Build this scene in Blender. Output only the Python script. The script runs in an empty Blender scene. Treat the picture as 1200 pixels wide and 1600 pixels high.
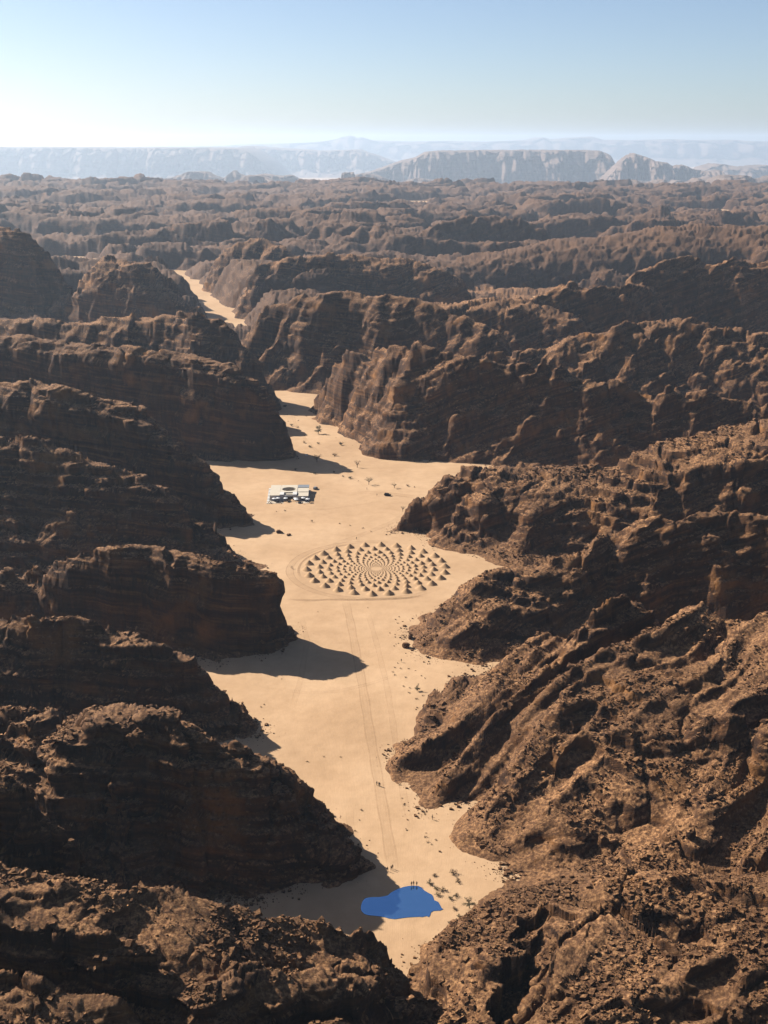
import bpy, math, random
import numpy as np
from mathutils import Vector, Matrix

random.seed(7)
RNG = np.random.default_rng(11)
scene = bpy.context.scene
COL = scene.collection

# ------------------------------------------------------------------ camera
CAM_H = 230.0
FPX = 1800.0                       # focal length in photograph pixels (1200 x 1600)
HORIZON = 222.0
PITCH = math.atan((800 - HORIZON) / FPX)
SP, CP = math.sin(PITCH), math.cos(PITCH)
cam_d = bpy.data.cameras.new('camera')
cam = bpy.data.objects.new('camera', cam_d)
COL.objects.link(cam)
cam.location = (0, 0, CAM_H)
cam.rotation_euler = (math.pi / 2 - PITCH, 0, 0)
cam_d.sensor_fit = 'VERTICAL'
cam_d.sensor_height = 24.0
cam_d.lens = FPX / 1600.0 * 24.0
cam_d.clip_start = 1.0
cam_d.clip_end = 80000.0
scene.camera = cam

# ------------------------------------------------------------------ light
SUN_EL = math.radians(35.0)
SUN_AZ = math.radians(31.0)        # the sun stands far left, beyond the scene
to_sun = Vector((-math.cos(SUN_AZ) * math.cos(SUN_EL), math.sin(SUN_AZ) * math.cos(SUN_EL), math.sin(SUN_EL)))
world = bpy.data.worlds.new('World')
scene.world = world
world.use_nodes = True
wn = world.node_tree
wn.nodes.clear()
wo = wn.nodes.new('ShaderNodeOutputWorld')
wb = wn.nodes.new('ShaderNodeBackground')
ws = wn.nodes.new('ShaderNodeTexSky')
ws.sky_type = 'NISHITA'
ws.sun_disc = False
ws.sun_elevation = SUN_EL
ws.sun_rotation = math.atan2(to_sun.x, to_sun.y)
ws.altitude = 900.0
ws.air_density = 0.75
ws.dust_density = 1.7
ws.ozone_density = 2.0
wb.inputs['Strength'].default_value = 0.05
wn.links.new(ws.outputs[0], wb.inputs[0])
wn.links.new(wb.outputs[0], wo.inputs[0])
sun_d = bpy.data.lights.new('sun', 'SUN')
sun_d.energy = 5.0
sun_d.angle = math.radians(0.5)
sun_d.color = (1.0, 0.93, 0.83)
sun = bpy.data.objects.new('sun', sun_d)
COL.objects.link(sun)
sun.location = to_sun * 500
sun.rotation_euler = to_sun.to_track_quat('Z', 'Y').to_euler()
vs = scene.view_settings
vs.view_transform = 'Standard'
vs.look = 'None'
vs.gamma = 1.0
vs.use_curve_mapping = False
vs.exposure = 1.35
cy = scene.cycles
cy.use_denoising = True
try:
    cy.denoiser = 'OPENIMAGEDENOISE'
    cy.denoising_input_passes = 'RGB_ALBEDO_NORMAL'
except Exception:
    pass
cy.max_bounces = 5
cy.diffuse_bounces = 2
cy.glossy_bounces = 2
cy.volume_bounces = 0
cy.transparent_max_bounces = 8
cy.use_adaptive_sampling = False
HAZE_DENSITY = 3.9e-5

# ------------------------------------------------------------------ pixel <-> place
def ray(px, py):
    a, b = px - 600.0, 800.0 - py
    return (a, FPX * CP + b * SP, -FPX * SP + b * CP)
def on_ground(px, py, z=0.0):
    d = ray(px, py)
    t = (z - CAM_H) / d[2]
    return (d[0] * t, d[1] * t, z)
def at_y(px, py, Y):
    d = ray(px, py)
    t = Y / d[1]
    return (d[0] * t, Y, CAM_H + d[2] * t)

# ------------------------------------------------------------------ noise
_P = RNG.permutation(512).astype(np.int32)
_P = np.concatenate([_P, _P, _P])
_G2 = np.stack([np.cos(np.arange(512) * 2.399), np.sin(np.arange(512) * 2.399)], 1).astype(np.float32)
_g = RNG.normal(size=(512, 3))
_G3 = (_g / np.linalg.norm(_g, axis=1)[:, None]).astype(np.float32)
_R = RNG.random((512, 4)).astype(np.float32)

def _fade(t):
    return t * t * t * (t * (t * 6 - 15) + 10)

def noise2(x, y):
    xi = np.floor(x); yi = np.floor(y)
    fx = (x - xi).astype(np.float32); fy = (y - yi).astype(np.float32)
    xi = xi.astype(np.int32) & 511; yi = yi.astype(np.int32) & 511
    x1 = (xi + 1) & 511; y1 = (yi + 1) & 511
    u = _fade(fx); v = _fade(fy)
    def g(a, b, dx, dy):
        gr = _G2[_P[_P[a] + b]]
        return gr[..., 0] * dx + gr[..., 1] * dy
    a = g(xi, yi, fx, fy); b = g(x1, yi, fx - 1, fy)
    c = g(xi, y1, fx, fy - 1); d = g(x1, y1, fx - 1, fy - 1)
    a = a + u * (b - a); c = c + u * (d - c)
    return 1.5 * (a + v * (c - a))

def noise3(x, y, z):
    xi = np.floor(x); yi = np.floor(y); zi = np.floor(z)
    fx = (x - xi).astype(np.float32); fy = (y - yi).astype(np.float32); fz = (z - zi).astype(np.float32)
    xi = xi.astype(np.int32) & 511; yi = yi.astype(np.int32) & 511; zi = zi.astype(np.int32) & 511
    x1 = (xi + 1) & 511; y1 = (yi + 1) & 511; z1 = (zi + 1) & 511
    u = _fade(fx); v = _fade(fy); w = _fade(fz)
    def g(a, b, c, dx, dy, dz):
        gr = _G3[_P[_P[_P[a] + b] + c]]
        return gr[:, 0] * dx + gr[:, 1] * dy + gr[:, 2] * dz
    def lay(c, dz):
        a = g(xi, yi, c, fx, fy, dz); b = g(x1, yi, c, fx - 1, fy, dz)
        a = a + u * (b - a)
        e = g(xi, y1, c, fx, fy - 1, dz); d = g(x1, y1, c, fx - 1, fy - 1, dz)
        e = e + u * (d - e)
        return a + v * (e - a)
    p = lay(zi, fz); q = lay(z1, fz - 1)
    return 1.4 * (p + w * (q - p))

def voronoi2(x, y, jit=0.9):
    """F1, F2 and the random value of the nearest cell"""
    xi = np.floor(x).astype(np.int32); yi = np.floor(y).astype(np.int32)
    f1 = np.full(x.shape, 9.0, np.float32); f2 = f1.copy(); rv = np.zeros(x.shape, np.float32)
    for a in (-1, 0, 1):
        for b in (-1, 0, 1):
            cx = xi + a; cyy = yi + b
            h = _P[_P[cx & 511] + (cyy & 511)]
            dx = (cx + 0.5 + jit * (_R[h, 0] - 0.5) - x); dy = (cyy + 0.5 + jit * (_R[h, 1] - 0.5) - y)
            d = np.sqrt(dx * dx + dy * dy).astype(np.float32)
            near = d < f1
            f2 = np.where(near, f1, np.minimum(f2, d))
            rv = np.where(near, _R[h, 2], rv)
            f1 = np.where(near, d, f1)
    return f1, f2, rv

def fbm2(x, y, octs, gain=0.5):
    r = 0; a = 1.0
    for k in range(octs):
        r = r + a * noise2(x + 17.3 * k, y - 9.1 * k); x = x * 2.03; y = y * 2.03; a *= gain
    return r
def ridged2(x, y, octs, gain=0.5):
    r = 0; a = 1.0; t = 0
    for k in range(octs):
        n = 1 - np.abs(noise2(x + 31.7 * k, y + 11.9 * k)) * 1.6
        r = r + a * n; t += a; x = x * 2.07; y = y * 2.07; a *= gain
    return r / t
def sstep(a, b, x):
    t = np.clip((x - a) / (b - a), 0, 1)
    return t * t * (3 - 2 * t)

# ------------------------------------------------------------------ rock ridges: crest lines read off the photograph
PROF = {
    'cliff': ([0, .12, .25, .40, .62, .80, 1.0], [1, .97, .88, .66, .24, .09, 0]),
    'wall':  ([0, .25, .45, .60, .75, .88, 1.0], [1, .97, .88, .60, .20, .06, 0]),
    'slope': ([0, .15, .35, .60, .80, .92, 1.0], [1, .94, .74, .44, .22, .10, 0]),
    'dome':  ([0, .30, .55, .75, .88, .95, 1.0], [1, .96, .84, .62, .36, .18, 0]),
    'face':  ([0, .10, .22, .45, .70, .86, 1.0], [1, .97, .88, .60, .27, .10, 0]),
    'ledge': ([0, .22, .42, .52, .72, .88, 1.0], [1, .93, .86, .70, .30, .10, 0]),
    'back':  ([0, .20, .50, .80, 1.0], [1, .86, .45, .12, 0]),
}
# name, label, crest [(px, py, distance, front width, back width)], front profile, ribs
RIDGES = [
 # ---- left side, near to far
 ('LA', 'sunlit gravelly rock shoulder filling the bottom left corner, nearest to the camera',
  [(-330, 1295, 236, 70, 50), (-120, 1322, 243, 70, 46), (0, 1342, 246, 66, 40), (110, 1366, 247, 62, 36), (220, 1388, 248, 60, 32), (330, 1411, 248, 56, 30), (430, 1430, 252, 46, 24),
   (510, 1440, 255, 34, 18), (556, 1452, 257, 26, 12), (588, 1478, 257, 20, 9), (612, 1516, 256, 14, 7), (640, 1566, 252, 9, 6)], 'ledge', 0.1),
 ('LA2', 'low dark stepped ledge below the gravelly shoulder, at the bottom edge',
  [(-300, 1385, 228, 26, 14), (-100, 1405, 231, 26, 14), (0, 1418, 232, 26, 14), (110, 1434, 234, 26, 14), (205, 1462, 233, 26, 14), (262, 1502, 229, 26, 14), (340, 1534, 225, 26, 14), (430, 1508, 237, 26, 14), (520, 1500, 244, 24, 12), (578, 1512, 249, 16, 8), (622, 1552, 250, 10, 6)], 'wall', 0.0),
 ('LA3', 'lowest gravel-covered rock step in the bottom left corner',
  [(-300, 1560, 196, 40, 20), (-60, 1530, 204, 40, 20), (80, 1520, 207, 40, 18), (200, 1560, 204, 40, 18), (300, 1620, 200, 40, 18), (420, 1600, 212, 40, 18), (530, 1592, 222, 30, 14), (600, 1610, 226, 16, 10)], 'ledge', 0.0),
 ('LB2', 'dark ridge sloping down behind the gravelly shoulder at the left edge',
  [(-300, 1130, 300, 40, 40), (-120, 1180, 292, 36, 30), (0, 1218, 285, 34, 24), (45, 1240, 283, 32, 20), (95, 1296, 282, 28, 18), (150, 1365, 280, 22, 14), (190, 1400, 280, 18, 10)], 'cliff', 0.2),
 ('LB', 'big black-shadowed cliff spur above the blue pool',
  [(-300, 1060, 385, 60, 50), (-80, 1085, 372, 54, 40), (0, 1098, 364, 50, 34), (70, 1122, 356, 44, 28), (104, 1143, 352, 42, 24), (135, 1118, 344, 38, 30), (205, 1109, 340, 34, 32), (290, 1111, 337, 30, 32),
   (345, 1137, 337, 28, 28), (405, 1166, 339, 28, 22), (440, 1190, 340, 26, 17), (462, 1230, 338, 24, 12), (490, 1268, 336, 20, 9), (530, 1308, 330, 14, 7), (556, 1350, 325, 8, 5)], 'face', 0.1),
 ('LC', 'long dark spur with rubble at its toe, between the pool cliff and the isolated butte',
  [(-300, 930, 470, 51, 50), (-80, 946, 460, 44, 36), (0, 951, 455, 41, 30), (70, 957, 451, 39, 26), (140, 968, 447, 37, 24), (205, 986, 443, 36, 22), (268, 1001, 440, 32, 20), (300, 1020, 438, 29, 16),
   (340, 1062, 436, 24, 13), (382, 1110, 432, 15, 8), (412, 1138, 428, 6, 6)], 'face', 0.15),
 ('LDm', 'small mushroom-shaped rock knob beside the isolated butte',
  [(36, 882, 530, 11, 8), (56, 884, 530, 11, 8)], 'wall', 0.0),
 ('LD', 'isolated flat-topped butte whose long shadow points across the sand',
  [(-300, 905, 545, 34, 30), (-60, 892, 540, 28, 20), (0, 892, 534, 24, 14), (24, 910, 532, 20, 10), (66, 918, 530, 18, 10), (86, 872, 528, 20, 16), (130, 856, 526, 22, 22), (200, 851, 522, 22, 24), (265, 857, 518, 22, 26),
   (325, 861, 516, 20, 26), (385, 871, 516, 18, 22), (422, 881, 518, 15, 15), (436, 886, 520, 12, 8)], 'wall', 0.0),
 ('LE', 'dark layered slope behind the isolated butte, ending near its top',
  [(-300, 640, 690, 61, 40), (-80, 668, 680, 61, 30), (0, 676, 672, 58, 26), (50, 682, 668, 54, 24), (110, 696, 664, 52, 22), (195, 736, 660, 45, 20), (258, 757, 657, 35, 18), (290, 783, 655, 27, 14),
   (312, 812, 653, 18, 10), (345, 852, 640, 8, 6), (395, 876, 632, 5, 5)], 'face', 0.25),
 ('LF', 'tall dark spur whose tip reaches the sand below the white pavilion',
  [(-300, 575, 790, 55, 60), (-60, 588, 775, 51, 50), (50, 594, 765, 50, 40), (105, 599, 758, 47, 36), (165, 616, 750, 44, 32), (215, 636, 742, 41, 28), (240, 660, 737, 39, 24), (282, 692, 728, 36, 22), (312, 722, 720, 33, 18),
   (342, 757, 712, 27, 14), (374, 786, 704, 17, 9), (390, 806, 698, 8, 5)], 'wall', 0.15),
 ('LG', 'high dark cliff behind the white pavilion at the narrow of the valley',
  [(-320, 510, 980, 65, 60), (-60, 522, 960, 63, 50), (60, 526, 945, 60, 46), (150, 534, 930, 58, 44), (240, 545, 912, 55, 40), (310, 556, 898, 49, 36), (362, 571, 886, 43, 30), (402, 591, 876, 35, 22), (426, 613, 868, 26, 14), (434, 640, 862, 17, 8)], 'wall', 0.1),
 ('LG2', 'dark shoulder just visible behind the pavilion cliff',
  [(-100, 548, 990, 40, 40), (120, 552, 980, 40, 36), (240, 556, 970, 40, 36), (310, 564, 965, 40, 34), (352, 576, 960, 36, 28), (388, 592, 955, 30, 18), (408, 622, 950, 16, 10)], 'wall', 0.1),
 ('LH', 'brown ridge behind the pavilion cliff on the far left of the narrow',
  [(-300, 470, 1180, 90, 60), (-60, 486, 1150, 90, 60), (40, 497, 1130, 90, 50), (140, 502, 1120, 90, 46), (230, 492, 1110, 90, 40), (310, 486, 1095, 90, 40), (356, 508, 1075, 70, 30), (384, 545, 1050, 44, 18), (410, 585, 1030, 24, 10)], 'slope', 0.35),
 ('LI', 'dark rounded hill beside the distant sand strip',
  [(120, 456, 1500, 50, 24), (146, 416, 1495, 60, 30), (176, 398, 1490, 76, 44), (228, 411, 1480, 76, 40), (268, 437, 1465, 66, 30), (300, 474, 1445, 40, 20)], 'dome', 0.3),
 ('LJ', 'steep brown hill rising at the left edge below the distant ridges',
  [(-300, 330, 1600, 120, 80), (-60, 350, 1580, 120, 70), (0, 352, 1570, 120, 60), (36, 357, 1560, 110, 50), (58, 378, 1550, 80, 36), (80, 408, 1540, 56, 26), (104, 446, 1525, 36, 20)], 'cliff', 0.6),
 # ---- right side, near to far
 ('RA', 'rounded sunlit rock dome filling the bottom right corner',
  [(768, 1596, 240, 9, 9), (790, 1540, 252, 11, 10), (806, 1476, 266, 16, 11), (845, 1438, 271, 44, 14), (900, 1426, 272, 70, 18), (1000, 1431, 268, 76, 18), (1072, 1452, 262, 60, 18), (1115, 1484, 254, 40, 16), (1160, 1505, 246, 34, 14), (1330, 1520, 236, 34, 20), (1500, 1520, 230, 34, 20)], 'dome', 0.4),
 ('RB', 'broad ribbed slope descending to the valley on the right of the pool',
  [(732, 1076, 462, 8, 6), (766, 1052, 458, 28, 10), (806, 1022, 454, 38, 14), (868, 986, 450, 54, 18), (958, 951, 446, 96, 22), (1048, 942, 441, 138, 26), (1120, 950, 434, 140, 28), (1200, 960, 425, 140, 30), (1350, 950, 415, 140, 40), (1600, 930, 405, 140, 40)], 'slope', 1.0),
 ('RBF', 'rubbly hollow between the rounded dome and the ribbed slope',
  [(790, 1432, 287, 20, 26), (850, 1415, 290, 34, 36), (950, 1400, 293, 40, 40), (1080, 1385, 294, 44, 44), (1200, 1375, 292, 44, 44), (1500, 1370, 285, 44, 44)], 'slope', 0.3),
 ('RB2', 'craggy rock rib standing above the sand edge beside the ribbed slope',
  [(748, 1164, 408, 6, 6), (768, 1136, 412, 12, 8), (792, 1100, 418, 20, 10), (822, 1082, 416, 30, 10), (852, 1092, 408, 30, 10), (905, 1112, 398, 26, 10)], 'cliff', 0.9),
 ('RB3', 'lower rock rib running down to the sand edge opposite the pool',
  [(736, 1312, 345, 5, 6), (760, 1268, 352, 12, 8), (800, 1200, 364, 24, 10), (850, 1150, 374, 26, 10), (960, 1142, 372, 26, 12), (1080, 1150, 362, 26, 12), (1200, 1130, 356, 30, 14), (1400, 1130, 350, 30, 14)], 'slope', 1.0),
 ('RC', 'long shadowed ridge with a sunlit crest, right of the circle of sand cones',
  [(668, 966, 536, 6, 6), (690, 948, 538, 20, 8), (718, 922, 541, 44, 10), (758, 886, 545, 66, 14), (850, 871, 548, 54, 18), (900, 862, 549, 42, 20), (950, 840, 550, 31, 24), (1002, 813, 552, 32, 28), (1100, 801, 550, 34, 30), (1200, 801, 545, 36, 34), (1400, 780, 540, 36, 40), (1600, 770, 535, 36, 40)], 'face', 0.5),
 ('RD', 'tall cracked cliff with vertical clefts behind the circle of sand cones',
  [(626, 818, 682, 6, 6), (642, 788, 686, 14, 8), (682, 747, 690, 26, 10), (722, 727, 692, 32, 14), (780, 725, 692, 35, 16), (862, 730, 690, 36, 18), (960, 731, 688, 38, 22), (1010, 694, 692, 44, 26), (1042, 687, 694, 48, 28), (1100, 671, 698, 52, 32), (1200, 651, 702, 56, 36), (1400, 630, 705, 60, 40), (1600, 620, 705, 60, 40)], 'wall', 0.2),
 ('RE', 'huge mountain with diagonal ribs above the narrow of the valley',
  [(494, 622, 1018, 6, 16), (508, 598, 1008, 14, 36), (548, 560, 978, 30, 56), (600, 545, 950, 48, 56), (652, 541, 908, 62, 50), (705, 552, 892, 52, 46), (780, 566, 882, 55, 44), (850, 573, 874, 53, 42), (925, 587, 866, 51, 40), (1015, 606, 858, 48, 38), (1080, 608, 855, 47, 36), (1185, 640, 848, 45, 34), (1400, 640, 840, 45, 40), (1600, 640, 835, 43, 40)], 'face', 0.9),
 ('RE2', 'high brown brow of rock above the ribbed mountain',
  [(372, 560, 1180, 14, 20), (392, 520, 1185, 42, 40), (424, 478, 1190, 77, 60), (462, 460, 1190, 91, 80), (540, 455, 1185, 98, 80), (625, 464, 1170, 98, 70), (690, 480, 1150, 84, 60), (760, 506, 1120, 77, 50)], 'face', 0.4),
 ('RF', 'long lit rock back stretching to the right edge behind the ribbed mountain',
  [(740, 560, 1060, 24, 20), (800, 548, 1060, 48, 40), (850, 542, 1065, 64, 50), (905, 519, 1075, 80, 60), (962, 505, 1085, 88, 60), (1040, 500, 1090, 88, 60), (1110, 503, 1090, 88, 60), (1200, 520, 1080, 88, 60), (1400, 520, 1070, 88, 60), (1600, 530, 1060, 88, 60)], 'slope', 0.6),
 ('RP', 'pale flat rock bench in the middle distance behind the brow',
  [(590, 482, 1290, 50, 60), (650, 470, 1300, 70, 100), (740, 466, 1310, 80, 120), (820, 470, 1300, 70, 100), (880, 486, 1280, 50, 60)], 'ledge', 0.2),
 ('RG', 'cluster of pale fluted crags on the right behind the long rock back',
  [(770, 500, 1300, 28, 30), (820, 462, 1320, 56, 40), (868, 446, 1330, 63, 40), (910, 441, 1330, 63, 40), (955, 456, 1325, 56, 40), (1010, 420, 1420, 77, 50), (1080, 398, 1460, 84, 60), (1200, 405, 1460, 84, 60), (1400, 400, 1450, 84, 60)], 'cliff', 0.8),
 ('RQ', 'low brown bench below the flat-topped upland',
  [(690, 457, 1800, 60, 90), (780, 453, 1840, 90, 110), (860, 451, 1860, 90, 110), (950, 454, 1840, 70, 80)], 'dome', 0.2),
 ('RH', 'flat-topped dark upland on the right below the hazy hills',
  [(700, 405, 1950, 90, 90), (790, 388, 2000, 120, 100), (880, 372, 2050, 150, 120), (960, 366, 2080, 160, 140), (1010, 355, 2100, 160, 140), (1080, 349, 2120, 160, 140), (1200, 352, 2120, 160, 140), (1450, 350, 2100, 160, 140)], 'dome', 0.3),
 ('RI', 'rounded crag group in mid distance right of centre',
  [(640, 372, 2350, 63, 60), (690, 345, 2400, 84, 80), (735, 336, 2420, 91, 80), (800, 338, 2420, 91, 80), (842, 352, 2400, 63, 60)], 'cliff', 0.5),
 ('RJ', 'dark bench of rock in mid distance above the brow',
  [(380, 420, 1600, 42, 60), (440, 402, 1620, 63, 70), (540, 395, 1640, 77, 80), (620, 402, 1640, 77, 80), (700, 425, 1620, 63, 70)], 'cliff', 0.4),
 ('RK', 'rock hill above the distant sand strip',
  [(330, 408, 1900, 50, 40), (356, 384, 1920, 70, 60), (398, 372, 1930, 90, 60), (440, 380, 1920, 90, 50), (476, 404, 1890, 60, 40)], 'slope', 0.6),
]
# cliffs stand steep over their feet: move the brow towards the foot
STEEP = {'LB': .12, 'LC': .36, 'LD': .25, 'LF': .45, 'LG': .42, 'LE': .20, 'LH': .30, 'LB2': .35, 'LA2': .3, 'RC': .15, 'RD': .25, 'RE': .15, 'LJ': .3, 'RE2': .3}
RID = []
for (rn, rl, crest, prof, rib) in RIDGES:
    P = []
    for (px, py, Y, wf, wbk) in crest:
        dd = STEEP.get(rn, 0) * wf
        if rn == 'LB' and 100 < px < 445: Y += 6; wf += 6
        if rn == 'LE': Y -= 14; wf += 14
        if rn == 'RD' and px > 750: wf += 30 if px < 800 else 52
        Y -= dd; wf -= dd; wbk += .5 * dd
        x, y, z = at_y(px, py, Y)
        P.append((x, y, z, wf, wbk))
    RID.append((rn, np.array(P, np.float64), prof, rib))

RELIEF = {'LA': .32, 'LA2': .6, 'LA3': .4, 'RA': .38, 'RB': .30, 'RB2': .6, 'RB3': .45, 'RBF': .4, 'RC': .42, 'RD': .7, 'RE2': .6, 'RG': .7, 'RH': .9, 'LD': .6, 'LB': .85, 'LC': .85, 'LE': .8, 'LF': .85, 'LG': .8, 'LH': .7, 'RE': .65, 'RF': .85}
REL = np.array([RELIEF.get(r[0], 1.0) for r in RID] )

def ridge_field(X, Y):
    """height, index of the winning ridge and its rib strength at places X, Y (flat arrays)"""
    H = np.full(X.shape, -30.0, np.float32)
    ID = np.full(X.shape, -1, np.int16)
    RB = np.zeros(X.shape, np.float32)
    for k, (rn, P, prof, rib) in enumerate(RID):
        m = 1.35 * P[:, 3:5].max()
        sel = np.nonzero((X > P[:, 0].min() - m) & (X < P[:, 0].max() + m) & (Y > P[:, 1].min() - m) & (Y < P[:, 1].max() + m))[0]
        if not len(sel):
            continue
        x = X[sel]; y = Y[sel]
        bd = np.full(x.shape, 1e9); bz = np.zeros(x.shape); bw = np.ones(x.shape); bs = np.zeros(x.shape)
        for i in range(len(P) - 1):
            a, b = P[i], P[i + 1]
            dx, dy = b[0] - a[0], b[1] - a[1]
            L2 = dx * dx + dy * dy
            t = np.clip(((x - a[0]) * dx + (y - a[1]) * dy) / L2, 0, 1)
            ex = x - (a[0] + t * dx); ey = y - (a[1] + t * dy)
            d = np.sqrt(ex * ex + ey * ey)
            s = np.clip(-(ex * dy - ey * dx) / (np.sqrt(L2) * (d + 1e-6)), -1, 1)   # +1 behind the crest, -1 in front
            wf = a[3] + t * (b[3] - a[3]); wk = a[4] + t * (b[4] - a[4])
            w = 0.5 * (wf + wk) + 0.5 * (wk - wf) * s
            # compare by relative distance so that wide parts reach further
            c = d / w
            better = c < bd
            bd = np.where(better, c, bd)
            bz = np.where(better, a[2] + t * (b[2] - a[2]), bz)
            bw = np.where(better, w, bw); bs = np.where(better, s, bs)
        pf = np.interp(bd, *PROF[prof]); pb = np.interp(bd, *PROF['back'])
        q = sstep(-.25, .75, bs)
        p = pf + (pb - pf) * q
        h = bz * p - np.maximum(bd - 1, 0) * np.abs(bw) * 0.6
        up = h > H[sel]
        H[sel] = np.where(up, h, H[sel]); ID[sel] = np.where(up, k, ID[sel]); RB[sel] = np.where(up, rib, RB[sel])
    return H, ID, RB

# sand corridor that winds away to the left, kept open through the far hills
CORR = [on_ground(*p)[:2] for p in ((366, 517), (352, 500), (336, 484), (308, 463), (280, 441), (256, 425))]
CORR2 = [on_ground(*p)[:2] for p in ((88, 405), (112, 408), (140, 409), (112, 409), (108, 425), (104, 446))]
def poly_dist(X, Y, pts):
    bd = np.full(X.shape, 1e9)
    for (ax, ay), (bx, by) in zip(pts[:-1], pts[1:]):
        dx, dy = bx - ax, by - ay
        t = np.clip(((X - ax) * dx + (Y - ay) * dy) / (dx * dx + dy * dy), 0, 1)
        bd = np.minimum(bd, np.hypot(X - ax - t * dx, Y - ay - t * dy))
    return bd

def hill_field(X, Y):
    """the maze of knobby sandstone hills that fills the distance"""
    wx = X + 30 * noise2(X / 130, Y / 130) + 10 * noise2(X / 40, Y / 40)
    wy = Y + 30 * noise2(X / 130 + 7, Y / 130 + 3) + 10 * noise2(X / 40 + 5, Y / 40)
    r = ridged2(wx / 900 + 3.1, wy / 380 + 1.7, 4)
    f1, f2, rv = voronoi2(wx / 430 + 3, wy / 190)
    g1, g2, gv = voronoi2(wx / 120 + 9, wy / 66)
    dome = sstep(.01, .22, f2 - f1) * (0.1 + 0.9 * rv)
    knob = sstep(.02, .30, g2 - g1) * gv ** 2
    h = -38 + 66 * r + 66 * dome + 40 * knob * (0.3 + 0.7 * np.clip(noise2(X / 400 + 8, Y / 300) * 2 + .5, 0, 1))
    h = h * (0.85 + 0.5 * noise2(X / 1300 + 6, Y / 1300)) + 12 * noise2(X / 900, Y / 700 + 5)
    cap = 52 + 34 * noise2(X / 520 + 2, Y / 520)
    h = np.where(h > cap, cap + (h - cap) * 0.5, h)
    # beyond four kilometres the hills thin out into towers on pale sand
    thin = sstep(3900, 4700, Y + 250 * noise2(X / 700, Y / 700)) * (0.3 + 0.7 * sstep(-500, 600, X))
    open_ = noise2(X / 800 + 4, Y / 500)
    h = h - thin * (8 + 40 * np.clip(open_ - 0.3, 0, 1))
    h = h - 8 * sstep(-200, 700, X) * sstep(2700, 3300, Y)
    return h

def far_gate(X, Y):
    """how much of the far hills applies: none in the near valley, all beyond"""
    side = np.abs(X) / np.maximum(Y, 1)
    g = sstep(1250, 1600, Y)
    return g

def base_height(X, Y, fine=True):
    if fine:
        wx = X + 8 * noise2(X / 46, Y / 46) + 4.5 * noise2(X / 17, Y / 17) + 1.6 * noise2(X / 7, Y / 7)
        wy = Y + 7 * noise2(X / 46 + 40, Y / 46 + 9) + 4.0 * noise2(X / 17 + 4, Y / 17 + 8) + 1.6 * noise2(X / 7 + 3, Y / 7 + 6)
    else:
        wx, wy = X, Y
    H, ID, RB = ridge_field(wx, wy)
    far = np.nonzero(Y > 1240)[0]
    if len(far):
        x = X[far]; y = Y[far]
        hh = hill_field(x, y)
        g = far_gate(x, y)
        # keep the distant sand strips open
        c = np.minimum(poly_dist(x, y, CORR) - 5 - 4 * noise2(x / 60, y / 60), poly_dist(x, y, CORR2) - 26)
        hh = np.where(g > 0, hh * g - (1 - g) * 20, -30)
        cut = sstep(0, 55, c)
        hh = hh * cut - (1 - cut) * 12
        hr = H[far]
        cut2 = sstep(-4, 45, c)
        hr = hr * cut2 - (1 - cut2) * 12
        up = hh > hr
        H[far] = np.where(up, hh, hr)
        zone = np.where(y < 1900, 0, np.where(y < 2700, 1, 2)) * 2 + (x > 0)
        ID[far] = np.where(up, 900 + zone, ID[far])
        RB[far] = np.where(up, 0.3, RB[far])
    # the sand round the pool stays clear of rock
    H -= 14 * (1 - sstep(17, 24, np.hypot(X - on_ground(630, 1411)[0], (Y - on_ground(630, 1411)[1]) * 1.15)))
    H -= 20 * (1 - sstep(43, 50, np.hypot(X - on_ground(588, 888)[0], (Y - on_ground(588, 888)[1]))))
    return H, ID, RB

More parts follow.
